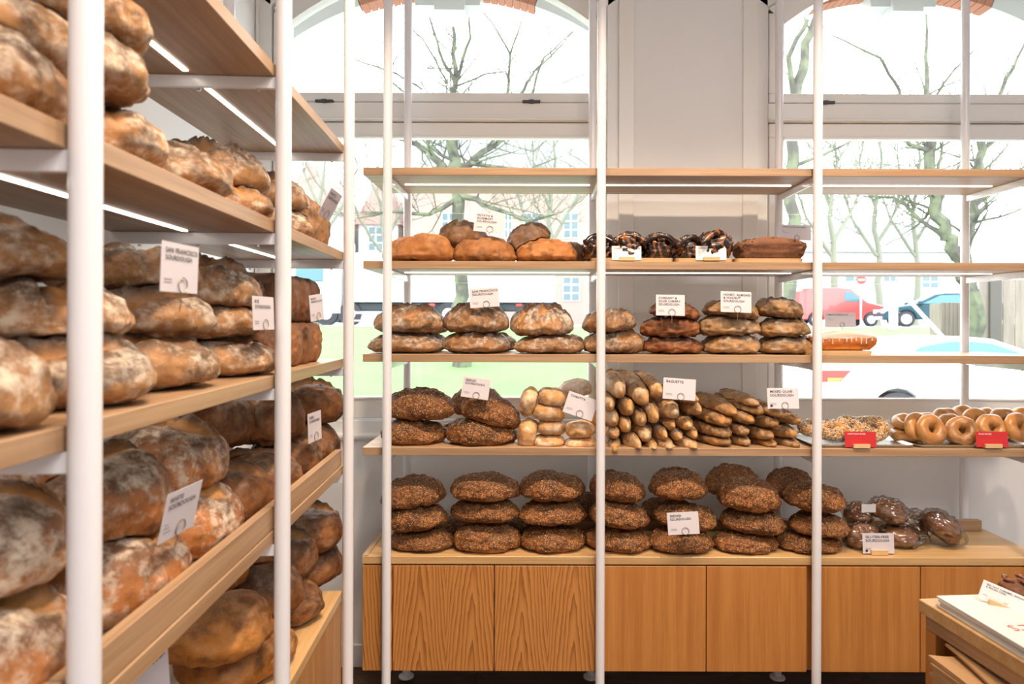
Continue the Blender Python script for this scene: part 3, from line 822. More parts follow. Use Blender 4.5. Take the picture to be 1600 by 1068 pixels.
# --- currant, honey
G = 'currant and sour cherry loaves'
K = 'currant_loaf'
for j, (x0, x1, y0, y1, w) in enumerate(((1002, 1094, 523, 555, 'bottom'), (1004, 1094, 494, 527, 'middle'), (1009, 1092, 468, 500, 'top'))):
    front('cur', K, x0, x1, y0, y1, 2.74, 0.20, 'dark reddish currant loaf, %s of its stack of three' % w, G, ZC if j == 0 else None, tilt=-6 if j == 2 else 0)
G = 'honey, almond and walnut loaves'
K = 'honey_loaf'
for j, (x0, x1, y0, y1, w) in enumerate(((1094, 1186, 522, 555, 'bottom'), (1091, 1189, 489, 525, 'middle'), (1092, 1186, 467, 500, 'top'))):
    front('hon', K, x0, x1, y0, y1, 2.74, 0.20, 'grey-brown walnut loaf, %s of the stack under the honey card' % w, G, ZC if j == 0 else None, tilt=-6 if j == 2 else 0)
for j, (x0, x1, y0, y1, w) in enumerate(((1180, 1269, 525, 556, 'bottom'), (1185, 1264, 494, 527, 'middle'), (1174, 1254, 463, 498, 'top'))):
    front('hon', K, x0, x1, y0, y1, 2.745, 0.20, 'grey-brown walnut loaf, %s of the stack beside the lemon loaf' % w, G, ZC if j == 0 else None, tilt=-5 if j == 2 else 0)
# --- seeded, fourth shelf
G = 'seeded loaves on the fourth window shelf'
K = 'seeded_loaf'
front('seed', K, 600, 698, 655, 696, 2.74, 0.21, 'seeded loaf, lower of the leftmost pair on the fourth window shelf', G, ZD, var=2)
front('seed', K, 604, 710, 607, 658, 2.74, 0.21, 'seeded loaf with long score, upper of leftmost pair on fourth window shelf', G, var=0)
front('seed', K, 702, 810, 655, 698, 2.73, 0.21, 'seeded loaf, lower of the pair beside the ciabattas', G, ZD, var=2)
front('seed', K, 712, 816, 612, 670, 2.74, 0.19, 'seeded loaf sloping down to the right, upper of pair beside the ciabattas', G, var=1, tilt=-13)
front('seed', K, 706, 786, 604, 650, 2.915, 0.13, 'seeded loaf in the rear behind the small seeded sourdough card', G, var=3)
front('seed', K, 694, 790, 655, 688, 2.915, 0.13, 'seeded loaf at shelf level in the rear of the fourth window shelf', G, ZD, var=2)
# --- seeded stacks on the worktop
G = 'seeded loaves stacked on the worktop'
ST = [((608, 708, 826, 864), (598, 706, 784, 832), (594, 702, 742, 799)), ((709, 816, 816, 864), (706, 810, 779, 818), (705, 814, 739, 783)),
      ((817, 918, 822, 865), (812, 915, 780, 823), (815, 916, 739, 783)), ((913, 1014, 823, 864), (914, 1018, 778, 828), (917, 1010, 736, 788)),
      ((1015, 1112, 823, 869), (1018, 1128, 783, 832), (1010, 1108, 732, 784)), ((1113, 1215, 829, 866), (1122, 1229, 793, 838), (1115, 1222, 744, 801)),
      ((1216, 1315, 833, 866), (1230, 1328, 799, 843), (1222, 1326, 753, 802))]
tl = [(0, 4, 6), (0, 0, 0), (0, 0, 0), (0, -6, -6), (0, -6, -2), (0, -3, -3), (0, -3, -4)]
nth7 = ['first', 'second', 'third', 'fourth', 'fifth', 'sixth', 'seventh']
for i, st in enumerate(ST):
    for j, (x0, x1, y0, y1) in enumerate(st):
        front('seed', K, x0, x1, y0, y1, 2.735 if i != 4 or j else 2.715, 0.205, '%s loaf of the %s seeded stack from left on the worktop' % (('bottom', 'middle', 'top')[j], nth7[i]), G, ZW if j == 0 else None, tilt=tl[i][j], var=(i + j*2) % 4)
G = 'seeded loaves in the rear row on the worktop'
for i, (x0, x1, y0, y1, z) in enumerate(((1103, 1187, 727, 775, None), (1195, 1272, 732, 780, None), (660, 750, 808, 848, ZW), (770, 860, 808, 848, ZW), (875, 960, 770, 815, None), (1000, 1080, 778, 815, None))):
    wh = ('behind the top of the sixth stack', 'behind the top of the seventh stack', 'low between first and second stacks', 'low between second and third stacks', 'between third and fourth stacks', 'between fourth and fifth stacks')[i]
    front('seed', K, x0, x1, y0, y1, 2.885, 0.115, 'seeded loaf in the rear row on the worktop, %s' % wh, G, z)

# ------------------------------------------------------------------ side shelves: loaves lie end-on to the aisle
template('tin', 0.22, 0.105, 0.13, [bread('tin_loaf', 0.22, 0.105, 0.13, M['tin'], 71 + i, [], base=0.5, e=0.28, plan=0.42, top=0.75, lump=0.012, rough=0.006) for i in range(2)])
template('tind', 0.22, 0.105, 0.13, [bread('tin_loaf', 0.22, 0.105, 0.13, M['tind'], 73 + i, [], base=0.5, e=0.28, plan=0.42, top=0.75, lump=0.012, rough=0.006) for i in range(2)])
template('tinb', 0.22, 0.105, 0.13, [bread('tin_loaf', 0.22, 0.105, 0.13, M['tinb'], 75 + i, [], base=0.5, e=0.28, plan=0.42, top=0.75, lump=0.012, rough=0.006) for i in range(2)])
template('rye', 0.24, 0.13, 0.12, [bread('rye_loaf', 0.24, 0.13, 0.12, M['tind'], 77, [(-0.4, 0.05, 0.4, 0.1, 0.01, 0.012, 0.01)], base=0.45, e=0.4, plan=0.5, top=0.8, lump=0.03, rough=0.016)])

def px_of(x, Y): return CX + F * x / Y
def side_loaf(kind, name, xr, vf, zb, L, W, H, label, group, rz=0, ry=0, rx=0, var=None):
    """xr: pixel column of the loaf's edge towards the window"""
    lo, hi = 0.3, 3.0
    for _ in range(40):
        yc = (lo + hi) / 2
        cx = X0 + SL * yc - vf - L/2
        mx = max(px_of(cx + L/2*math.cos(t)*0.97, yc + W/2*math.sin(t)*0.97) for t in [k*math.pi/24 for k in range(48)])
        if mx < xr: lo = yc
        else: hi = yc
    cx = X0 + SL * yc - vf - L/2
    return loaf(kind, name, (cx, yc, zb + 0.0006), L, W, H, math.radians(rz) + ANG, math.radians(ry), math.radians(rx), var, label, 'bread', group)

G = 'sourdough loaves on the second side shelf'
K = 'sourdough_loaf'
for a in [
    (98, 0.03, ZB, 0.30, 0.23, 0.115, 'pale floury loaf at the extreme upper left before the first post', 0, 0),
    (100, 0.08, ZB + 0.095, 0.28, 0.22, 0.11, 'dark-topped loaf above the pale one at extreme upper left', 12, 1),
    (256, 0.025, ZB, 0.30, 0.23, 0.105, 'floury loaf beside the first post under the jutting loaf', 6, 2),
    (224, 0.035, ZB + 0.085, 0.28, 0.20, 0.115, 'pale loaf jutting out over the second side shelf by the first post', -6, 3),
    (219, 0.05, ZB + 0.185, 0.26, 0.20, 0.10, 'dark loaf topmost by the first post under the highest side board', 5, 1),
    (354, 0.025, ZB, 0.30, 0.23, 0.10, 'very floury low loaf at the edge of the second side shelf', 0, 3),
    (419, 0.05, ZB + 0.062, 0.29, 0.23, 0.12, 'cracked floury loaf on top, centre of the second side shelf', 10, 0),
    (424, 0.028, ZB, 0.28, 0.22, 0.085, 'low striped loaf partly behind second post on second side shelf', 0, 2),
    (473, 0.06, ZB + 0.072, 0.28, 0.22, 0.115, 'brown loaf on top just past the second post on second side shelf', -8, 1),
    (487, 0.03, ZB, 0.27, 0.24, 0.09, 'pale loaf at shelf level just past second post beside the tin loaves', 4, 0)]:
    side_loaf('sf', K, a[0], a[1], a[2], a[3], a[4], a[5], a[6], G, rz=a[7], var=a[8], ry=random.Random(a[0]).uniform(-2, 2))
G = 'San Francisco loaves on the third side shelf'
for a in [
    (66, 0.02, ZC, 0.30, 0.24, 0.125, 'large tan loaf at the left picture edge on the third side shelf', 5, 3),
    (227, 0.03, ZC, 0.31, 0.25, 0.105, 'brightly lit floury loaf behind first post, bottom of third side shelf', 0, 1),
    (338, 0.03, ZC, 0.30, 0.25, 0.100, 'floury loaf with tan patch, bottom row below the side sourdough card', 4, 0),
    (426, 0.03, ZC, 0.30, 0.25, 0.092, 'pale floury loaf by second post, bottom row of third side shelf', -3, 3),
    (202, 0.07, ZC + 0.095, 0.30, 0.23, 0.10, 'golden loaf end just past first post, middle row of third side shelf', 0, 2),
    (323, 0.06, ZC + 0.092, 0.30, 0.24, 0.10, 'dark loaf with lit end, middle row below the side sourdough card', 5, 1),
    (406, 0.05, ZC + 0.086, 0.30, 0.24, 0.095, 'loaf with lit end by second post, middle row of third side shelf', -4, 0),
    (103, 0.14, ZC + 0.185, 0.28, 0.22, 0.095, 'brown floury loaf at left edge, top row of third side shelf', 0, 3),
    (311, 0.11, ZC + 0.185, 0.30, 0.25, 0.10, 'cracked dark loaf behind the side sourdough card, top row', 0, 2),
    (404, 0.055, ZC + 0.158, 0.30, 0.25, 0.115, 'loaf sloping toward the aisle by second post, top row of third side shelf', 10, 0)]:
    side_loaf('sf', K, a[0], a[1], a[2], a[3], a[4], a[5], a[6], G, rz=a[7], var=a[8], ry=8 if 'sloping' in a[6] else 0)
K = 'tin_loaf'
for i, yc in enumerate((1.985, 2.09, 2.195)):
    loaf('tin', K, (X0 + SL*yc - 0.05 - 0.11, yc, ZB), 0.22, 0.104, 0.145, ANG, label='pale tin loaf, %s of three on the second side shelf' % ('nearest', 'middle', 'farthest')[i], group='pale tin loaves')
for i, yc in enumerate((1.885, 1.99, 2.098)):
    w = ('nearest', 'middle', 'farthest')[i]
    loaf('tinb', K, (X0 + SL*yc - 0.05 - 0.11, yc, ZC), 0.22, 0.104, 0.128, ANG, label='amber tin loaf, %s of the lower row on the third side shelf' % w, group='lower row of tin loaves')
    loaf('tind', K, (X0 + SL*yc - 0.055 - 0.11, yc - 0.01, ZC + 0.128), 0.22, 0.104, 0.135, ANG, label='dark brown tin loaf, %s of the upper row on the third side shelf' % w, group='upper row of tin loaves')
K = 'rye_loaf'
loaf('rye', K, (X0 + SL*1.72 - 0.06 - 0.12, 1.70, ZC), 0.24, 0.15, 0.115, ANG, label='rough dark rye loaf under its card behind second post', cat='bread', group='rye loaves')
loaf('rye', K, (X0 + SL*1.72 - 0.10 - 0.12, 1.70, ZC + 0.125), 0.24, 0.15, 0.125, ANG, label='rough dark rye loaf above the rye card behind second post', cat='bread', group='rye loaves')

G = 'white sourdough in the side tray'
for a in [
    ('whi', 118, 0.055, ZD, 0.27, 0.27, 0.15, 'large amber and floury loaf at lower left edge of the tray', 20, 0),
    ('whi', 118, 0.09, ZD + 0.13, 0.27, 0.27, 0.14, 'dark-topped loaf stacked at left edge of the tray', 0, 3),
    ('whi', 112, 0.22, ZD + 0.16, 0.22, 0.24, 0.14, 'loaf with white scored top in the rear by the first post', 30, 1),
    ('whi', 287, 0.05, ZD, 0.27, 0.27, 0.145, 'floury amber loaf at tray front below the white sourdough card', 10, 0),
    ('whi', 264, 0.08, ZD + 0.105, 0.27, 0.26, 0.165, 'grey floured loaf left of the white sourdough card, upper row', -15, 2),
    ('whi', 379, 0.05, ZD, 0.27, 0.24, 0.145, 'white floured loaf at tray front right of the white sourdough card', 5, 1),
    ('whi', 358, 0.10, ZD + 0.115, 0.27, 0.26, 0.155, 'grey floured loaf with torn golden ear behind the white sourdough card', 12, 1)]:
    side_loaf(a[0], 'white_sourdough_loaf', a[1], a[2], a[3], a[4], a[5], a[6], a[7], G, rz=a[8], var=a[9], ry=6)
G = 'dark sourdough in the side tray'
for a in [
    ('drk', 398, 0.20, ZD + 0.13, 0.20, 0.26, 0.16, 'wide dark loaf with ridge at the back of the tray', 0, 3),
    ('drk', 426, 0.06, ZD, 0.27, 0.22, 0.135, 'dark loaf with lit amber end by second post at tray front', 8, 0),
    ('drk', 477, 0.09, ZD + 0.12, 0.26, 0.26, 0.165, 'big dark loaf with floured end cut by second post, upper row', 0, 2),
    ('drk', 470, 0.06, ZD, 0.26, 0.20, 0.12, 'dark loaf low in tray just past second post', 0, 3),
    ('drk', 505, 0.045, ZD, 0.24, 0.20, 0.13, 'small amber-lit loaf under the dark sourdough card at tray front', 12, 1),
    ('drk', 484, 0.20, ZD + 0.17, 0.18, 0.24, 0.13, 'dark loaf in the rear of tray below the tin loaves', 0, 0),
    ('drk', 540, 0.035, ZD + 0.135, 0.24, 0.22, 0.14, 'round dark loaf with burst top at far end of tray', 40, 1),
    ('drk', 533, 0.035, ZD, 0.24, 0.20, 0.14, 'dark loaf under the burst one at far end of tray', 0, 2)]:
    side_loaf(a[0], 'dark_sourdough_loaf', a[1], a[2], a[3], a[4], a[5], a[6], a[7], G, rz=a[8], var=a[9], ry=4)
G = 'round loaves on the side worktop'
for a in [
    ('ctr', 300, 0.06, ZW, 0.27, 0.26, 0.15, 'amber loaf at the lower picture edge behind the cut-off card', 0, 3),
    ('ctr', 416, 0.05, ZW + 0.13, 0.27, 0.27, 0.14, 'big golden loaf with grey scored top, lowest in view on side worktop', 90, 0),
    ('ctr', 440, 0.05, ZW, 0.26, 0.26, 0.15, 'amber loaf behind second post under the golden one on side worktop', 0, 2),
    ('ctr', 391, 0.16, ZW + 0.20, 0.22, 0.25, 0.14, 'smooth amber loaf under the tray edge on side worktop', 0, 2),
    ('drk', 448, 0.12, ZW + 0.20, 0.24, 0.24, 0.14, 'dark loaf high behind second post on side worktop', 20, 0),
    ('drk', 471, 0.05, ZW + 0.085, 0.26, 0.24, 0.16, 'dark brown loaf beside second post on side worktop', 0, 3),
    ('ctr', 466, 0.03, ZW, 0.24, 0.20, 0.10, 'floury amber loaf low beside second post on side worktop', 0, 1),
    ('drk', 498, 0.06, ZW + 0.105, 0.25, 0.22, 0.15, 'dark loaf leaning in the middle of far pile on side worktop', 15, 1),
    ('drk', 503, 0.035, ZW, 0.25, 0.22, 0.125, 'floury brown loaf at the worktop edge below the leaning loaf', 0, 3),
    ('drk', 537, 0.035, ZW, 0.25, 0.22, 0.14, 'smooth dark loaf at the far bottom end of side worktop', 0, 2),
    ('drk', 536, 0.035, ZW + 0.125, 0.25, 0.24, 0.145, 'dark loaf with floured burst top at far end of side worktop', 35, 1)]:
    side_loaf(a[0], 'round_sourdough_loaf', a[1], a[2], a[3], a[4], a[5], a[6], a[7], G, rz=a[8], var=a[9], ry=4)

# ------------------------------------------------------------------ fourth window shelf: ciabatta, baguettes, olive sticks
template('cia', 0.125, 0.10, 0.062, [bread('ciabatta', 0.125, 0.10, 0.062, M['cia'], 81 + i, [], base=0.45, e=0.7, plan=0.85, lump=0.05, rough=0.004, rows=26, cols=44) for i in range(3)])
template('ciaw', 0.125, 0.10, 0.062, [bread('ciabatta', 0.125, 0.10, 0.062, M['ciaw'], 85, [], base=0.45, e=0.7, plan=0.85, lump=0.09, rough=0.008, rows=26, cols=44)])
G = 'ciabatta rolls'
CI = [(825.6, 627, 46, 26, -75, 'upright ciabatta roll standing at the top left of its heap', 'cia'), (862, 620, 46, 27, 8, 'golden ciabatta roll on top of the middle column', 'cia'),
      (856, 643, 50, 27, 12, 'ciabatta roll second from top in the middle column', 'cia'), (824, 677, 48, 31, -80, 'upright ciabatta roll standing at the bottom left of its heap', 'cia'),
      (860.6, 666, 45, 23, 3, 'ciabatta roll third from top in the middle column', 'cia'), (856, 688, 50, 21, 0, 'dark ciabatta roll at the bottom of the middle column', 'cia'),
      (906, 670, 46, 26, 0, 'ciabatta roll below the ciabatta card, upper of two', 'cia'), (907, 693, 51, 21, 0, 'ciabatta roll below the ciabatta card, lower of two', 'cia'),
      (898, 606, 50, 26, -12, 'white floury ciabatta behind the ciabatta card', 'ciaw'), (927, 652, 40, 20, 20, 'ciabatta roll peeping out behind the ciabatta card by the post', 'cia')]
for i, (px_, py_, w, h, rot, lab, kd) in enumerate(CI):
    Y = 2.70 if kd == 'cia' else 2.84
    if 'peeping' in lab: Y = 2.80
    c = P(px_, py_, Y); s = Y / F
    L, H = w * s, h * s
    a = math.radians(rot)
    o = loaf(kd, 'ciabatta', c, L, 0.12, H, 0, a, 0, None, lab, 'bread', G)
    o.location = c - Vector((math.sin(a) * H/2, 0, math.cos(a) * H/2))

def aim(o, a, b, up=(0, 0, 1)):
    d = (Vector(b) - Vector(a)).normalized(); u = Vector(up); yv = u.cross(d).normalized(); zv = d.cross(yv)
    m = Matrix((d, yv, zv)).transposed()
    o.rotation_mode = 'QUATERNION'; o.rotation_quaternion = m.to_quaternion(); o.location = (Vector(a) + Vector(b)) / 2
def cross_cut(n, w=0.006):
    return [(-0.40 + 0.8*(i+0.1)/n, -0.30, -0.40 + 0.8*(i+1.15)/n, 0.26, w, 0.005, 0.003) for i in range(n)]
template('bag', 0.42, 0.072, 0.064, [bread('baguette', 0.42, 0.072, 0.064, M['bag'], 91 + i, cross_cut(4), base=0.42, e=0.62, lump=0.05, rough=0.004, rows=40, cols=90, taper=0.25, bend=b_) for i, b_ in enumerate((0.006, -0.008, 0.0))])
template('oli', 0.36, 0.098, 0.05, [bread('olive_stick', 0.36, 0.098, 0.05, M['oli'], 95 + i, [], base=0.42, e=0.55, lump=0.06, rough=0.008, rows=30, cols=80) for i in range(3)])
def stick(kind, name, px_, py_, w, h, back, length, label, group, Yf=2.635, var=None):
    n = CNT.get(kind, 0); CNT[kind] = n + 1; var = (n if var is None else var) % len(TPL[kind])
    s = Yf / F; a = P(px_, py_, Yf + 0.02)
    a.y = Yf
    b = a + Vector((back[0], math.sqrt(max(length**2 - back[0]**2 - back[1]**2, 0.01)), back[1]))
    nl, nw, nh = NOM[kind]
    o = placed(name, TPL[kind][var], a, (0, 0, 0), (length/nl, w*s*1.02/nw, h*s*1.02/nh))
    aim(o, a, b)
    o.location = Vector(o.location) - Vector((0, 0, h*s*0.5))
    tag(o, label, 'bread', group); return o
G = 'baguettes in a heap'
BG = [(962, 700, 29, 27, 0.0, 0.004), (997, 697, 30, 32, -0.06, 0.02), (1022, 700, 24, 20, -0.01, 0.004), (1048, 697, 32, 21, -0.04, 0.006), (1083, 697, 38, 24, -0.05, 0.006),
      (960, 678, 28, 20, 0.0, 0.004), (1012, 680, 35, 28, -0.03, 0.01), (1038, 680, 22, 22, 0, 0.008), (1062, 682, 26, 19, -0.01, 0.006), (1087, 679, 26, 19, -0.02, 0.004),
      (959, 656, 26, 26, 0.0, 0.006), (980, 665, 25, 26, -0.01, 0.0), (1005, 655, 28, 28, -0.01, 0.01), (1050, 664, 23, 21, 0.0, 0.006), (1076, 664, 30, 21, 0.0, 0.006),
      (955, 632, 23, 25, 0.0, 0.006), (982, 638, 29, 28, 0.01, 0.01), (1025, 650, 28, 32, -0.05, 0.05), (1058, 642, 40, 32, -0.09, 0.012), (1091, 640, 27, 22, -0.02, 0.01),
      (970, 609, 30, 34, -0.02, 0.03), (1010, 624, 36, 32, -0.085, 0.085), (1030, 610, 30, 30, -0.06, 0.035), (1089, 623, 26, 19, -0.10, 0.015)]
names = ['in the bottom row', 'in the second row up', 'in the third row up', 'in the fourth row up', 'on top of the heap']
cnt_row = [5, 5, 5, 5, 4]
ordi = ['first', 'second', 'third', 'fourth', 'fifth']
k = 0
for r, nrow in enumerate(cnt_row):
    for i in range(nrow):
        b = BG[k]; k += 1
        stick('bag', 'baguette', b[0], b[1], b[2], b[3], (b[4], b[5]), 0.36, 'pale baguette, %s from left %s' % (ordi[i], names[r]), G, Yf=2.60 if r == 0 else 2.615)
G = 'olive sourdough sticks'
OL = [(1132, 690, 50, 17, -0.05, 0.0), (1167, 690, 32, 17, -0.05, 0.0), (1208, 693, 34, 15, -0.05, 0.0), (1242, 693, 38, 17, -0.05, 0.0),
      (1134, 677, 46, 20, -0.07, 0.02), (1166, 673, 31, 18, -0.06, 0.01), (1202, 679, 36, 20, -0.06, 0.0), (1240, 677, 36, 20, -0.06, 0.005),
      (1137, 658, 42, 21, -0.085, 0.03), (1172, 655, 34, 20, -0.07, 0.02), (1210, 661, 40, 20, -0.07, 0.015), (1247, 656, 32, 18, -0.06, 0.01),
      (1145, 643, 36, 20, -0.085, 0.035), (1188, 642, 38, 18, -0.09, 0.03), (1218, 645, 36, 17, -0.07, 0.02), (1180, 630, 30, 15, -0.05, 0.02)]
names = ['bottom row', 'second row up', 'third row up', 'top row']
for k, b in enumerate(OL):
    stick('oli', 'olive_stick', b[0], b[1], b[2], b[3], (b[4], b[5]), 0.34, 'brown olive sourdough stick, %s from left in the %s' % (ordi[k % 4], names[k // 4]), G)

# ------------------------------------------------------------------ bagels on trays
def torus_mesh(name, R, r, mat, seed, nu=44, nv=20):
    V = []; hg = []
    for i in range(nu):
        a = 2*math.pi*i/nu
        for j in range(nv):
            b = 2*math.pi*j/nv
            rr = r * (1 + 0.05*math.sin(3*a + seed) + 0.03*math.sin(5*a + 2*seed))
            V.append(((R + rr*math.cos(b))*math.cos(a), (R + rr*math.cos(b))*math.sin(a), rr*0.92*math.sin(b)))
            hg.append(0.5 + 0.5*math.sin(b))
    f = [(i*nv+j, ((i+1) % nu)*nv+j, ((i+1) % nu)*nv+(j+1) % nv, i*nv+(j+1) % nv) for i in range(nu) for j in range(nv)]
    V = np.array(V); V += fbm(V, 30, seed, 2)[:, None] * 0.006
    me = bpy.data.meshes.new(name); me.from_pydata(V.tolist(), [], f)
    me.polygons.foreach_set('use_smooth', [True]*len(f)); me.materials.append(mat)
    add_attr(me, 'hgt', hg); add_attr(me, 'score', [0.0]*len(hg)); me.update(); return me
BGL = [torus_mesh('bagel', 0.036, 0.0245, M['bgl'], 3 + i) for i in range(3)]
SMW = [SM[0], plain('white_sesame', (0.66, 0.52, 0.34), 0.5), plain('onion_flake', (0.55, 0.42, 0.25), 0.6)]
BSEED = [seeds_mesh(me, 1900, 40 + i, 0.02, SMW, size=(0.0036, 0.0022, 0.0014), zmin=-0.9) for i, me in enumerate(BGL)]

def tray(name, x0, x1, y0, y1, z, mat, label, cat, h=0.012, lip=0.010, group=None, fl=0.003):
    def ring(ins, zz, r=0.02):
        out = []
        for cx, cy, a0 in ((x1-ins-r, y1-ins-r, 0), (x0+ins+r, y1-ins-r, 90), (x0+ins+r, y0+ins+r, 180), (x1-ins-r, y0+ins+r, 270)):
            for k in range(5):
                a = math.radians(a0 + k*22.5); out.append((cx + r*math.cos(a), cy + r*math.sin(a), zz))
        return out
    R = [ring(lip*0.9, z), ring(0, z + h), ring(0.003, z + h), ring(lip*0.9 + 0.003, z + fl)]
    V = [v for r in R for v in r]; n = 20
    f = [tuple(reversed(range(n)))] + [(k*n+i, k*n+(i+1) % n, (k+1)*n+(i+1) % n, (k+1)*n+i) for k in range(3) for i in range(n)] + [tuple(range(3*n, 4*n))]
    c = Vector(((x0+x1)/2, (y0+y1)/2, z))
    o = mesh(name, [Vector(v) - c for v in V], f, mat); o.location = c
    return tag(o, label, cat, group)
tray('baking_tray', 1.10, 1.515, 2.635, 2.965, ZD + 0.0008, M['steel'], 'shallow metal tray under the seeded bagels', 'tray', group='metal trays')
tray('baking_tray', 1.52, 2.00, 2.635, 2.965, ZD + 0.0008, M['steel'], 'shallow metal tray under the plain bagels', 'tray', group='metal trays')
def bagel(px_, py_, Y, tiltx, rz, label, seeded, var, s=1.0):
    c = P(px_, py_, Y)
    o = placed('bagel', BGL[var], c, (math.radians(tiltx), 0, math.radians(rz)), (s, s, s))
    tag(o, label, 'bagel', 'seeded bagels' if seeded else 'plain bagels')
    if seeded: coat(o, var, BSEED)
    return o
for k, b in enumerate([(1297, 672, 2.70, 20, 0, 'seeded bagel lying left of the everything bagel card'), (1328, 668, 2.71, 40, 20, 'seeded bagel standing right behind the everything bagel card'),
          (1365, 668, 2.73, 45, -15, 'seeded bagel at the right end of its tray'), (1270, 668, 2.76, 15, 0, 'seeded bagel behind the post beside the olive sticks'),
          (1312, 668, 2.86, 20, 0, 'seeded bagel in the rear left of its tray'), (1348, 665, 2.86, 25, 0, 'seeded bagel in the rear right of its tray')]):
    bagel(*b, True, k % 3)
for k, b in enumerate([(1455, 671, 2.69, 68, 6, 'plain bagel with clear hole, first in the front row'), (1503, 673, 2.69, 62, -8, 'plain bagel with hole, second in the front row'),
          (1549, 669, 2.71, 66, 0, 'plain bagel standing behind the plain bagel card'), (1592, 668, 2.70, 66, 12, 'plain bagel at the right picture edge, front row'),
          (1434, 667, 2.74, 66, 22, 'plain bagel leaning behind the first one of the front row'), (1486, 668, 2.76, 66, 10, 'plain bagel leaning behind the second one of the front row'),
          (1416, 662, 2.82, 25, 0, 'plain bagel lying on another at the left end of tray'), (1414, 678, 2.80, 8, 0, 'plain bagel lying flat at the left end of tray'),
          (1480, 656, 2.86, 50, 0, 'plain bagel in the rear row behind the second one'), (1509, 651, 2.90, 40, 0, 'plain bagel highest in the rear row'),
          (1526, 659, 2.80, 62, 10, 'plain bagel leaning left of the plain bagel card'), (1570, 657, 2.84, 55, 0, 'plain bagel in the rear right of the plain bagel card'),
          (1545, 655, 2.90, 40, 0, 'plain bagel farthest back above the plain bagel card'), (1600, 656, 2.86, 50, 0, 'plain bagel in the rear at the right picture edge'),
          (1450, 660, 2.88, 30, 0, 'plain bagel lying in the rear behind the first one')]):
    bagel(*b, False, k % 3, 1.02)

# ------------------------------------------------------------------ cakes on boards
def board(x0, x1, Y0, Y1, z, label):
    a, b = P(x0, 405, Y0).x, P(x1, 405, Y0).x
    return tray('serving_board', a, b, Y0, Y1, z + 0.0006, M['board'], label, 'board', 0.016, 0.003, 'pale wooden serving boards', 0.0155)
board(925, 1053, 2.64, 2.93, ZB, 'pale wooden board under the clustered babkas')
board(1056, 1147, 2.64, 2.93, ZB, 'pale wooden board under the glossy babka pair')
board(1150, 1257, 2.64, 2.86, ZB, 'pale wooden board under the chocolate loaf cake')
board(1262, 1366, 2.64, 2.86, ZC, 'pale wooden board under the iced lemon loaf')

M['bab'] = NT('babka_swirl'); t = M['bab']; v = coords(t)
wv = t.n('TexWave', i_Vector=v, i_Scale=9.0, i_Distortion=14.0, i_Detail=3.0)
wv.bands_direction = 'X'
fc = t.smooth(wv.outputs['Fac'], 0.60, 0.85)
cc = t.mix(fc, (0.016, 0.007, 0.005), (0.22, 0.075, 0.018))
t.bsdf(cc, 0.22, Specular_IOR_Level=0.6); M['bab'] = t.mat
def babka(x0, x1, y0, Y, dep, label, seed):
    a, b = P(x0, 400, Y), P(x1, 400, Y); W = b.x - a.x; zt = P((x0+x1)/2, y0, Y).z; z0 = ZB + 0.0178; H = zt - z0
    e = tag(empty('babka', ((a.x+b.x)/2, Y + dep/2 - 0.05, z0)), label, 'babka', 'chocolate babkas')
    me = bread('body', W*0.96, dep, H*0.86, M['bab'], seed, [], base=0.5, e=0.32, plan=0.5, lump=0.07, rough=0.02, rows=34, cols=60)
    o = bpy.data.objects.new('body', me); link(o, e)
    rng = random.Random(seed)
    for i in range(6):                                   # twisted glossy ropes crossing the top
        pts = []; rad = []
        y_ = dep*(-0.44 + 0.88*i/5)
        for k in range(13):
            t = k / 12
            x = W*(-0.50 + 1.0*t); z = H*(0.40 + 0.45*math.sin(math.pi*min(max(t*1.0, 0.06), 0.94))**0.6) + H*0.05*math.sin(6*t + i*1.3 + seed)
            pts.append((x, y_ + dep*0.11*math.sin(3.1*t + i + seed) + dep*0.07*(t - .5)*(-1)**i, z)); rad.append(H*(0.115 + 0.03*math.sin(5*t + i*2 + seed)))
        MB().tube(pts, rad, 10).build('glazed_strand', M['choc'] if i % 3 != seed % 3 else M['bab'], e, smooth=True)
    return e
babka(913, 962, 364, 2.70, 0.20, 'dark glossy babka split by the middle post, leftmost', 101)
babka(960, 1002, 361, 2.69, 0.20, 'dark babka behind the first babka card', 102)
babka(1002, 1050, 364, 2.70, 0.20, 'lumpy chocolate babka right of the first babka card', 103)
babka(1056, 1092, 368, 2.71, 0.20, 'chocolate babka with strands hanging at its left, beside second card', 104)
babka(1090, 1141, 361, 2.69, 0.20, 'tall dark babka behind the second babka card', 105)

def loafcake(name, x0, x1, y0, y1, Y, W, z, mat, label, seed, ridge=0.10):
    a, b = P(x0, y1, Y), P(x1, y1, Y); L = b.x - a.x; H = P((x0+x1)/2, y0, Y).z - z
    me = bread(name, L, W, H, mat, seed, [], base=0.6, e=0.2, plan=0.24, top=1.0, lump=0.010, rough=0.010, rows=40, cols=80)
    n = len(me.vertices); co = np.empty(n*3); me.vertices.foreach_get('co', co); co = co.reshape(-1, 3)
    k = np.clip((co[:, 2]/H - 0.45)/0.55, 0, 1)
    co[:, 2] = np.where(k > 0, H*0.45 + k*H*0.55*(0.62 + 0.43*np.exp(-(co[:, 0]/(L*0.32))**2)), co[:, 2])
    co[:, :2] *= (0.94 + 0.06*np.clip(co[:, 2]/(H*0.5), 0, 1))[:, None]
    me.vertices.foreach_set('co', co.ravel()); me.update()
    o = placed(name, me, ((a.x+b.x)/2, Y, z + 0.0006)); tag(o, label, 'cake'); return o, L, H
cl, L_, H_ = loafcake('chocolate_loaf_cake', 1148, 1254, 372, 402, 2.74, 0.12, ZB + 0.0178, M['cho'], 'dark chocolate loaf cake with peaked crumbly top on a board', 121)
rng = random.Random(4); m = MB()
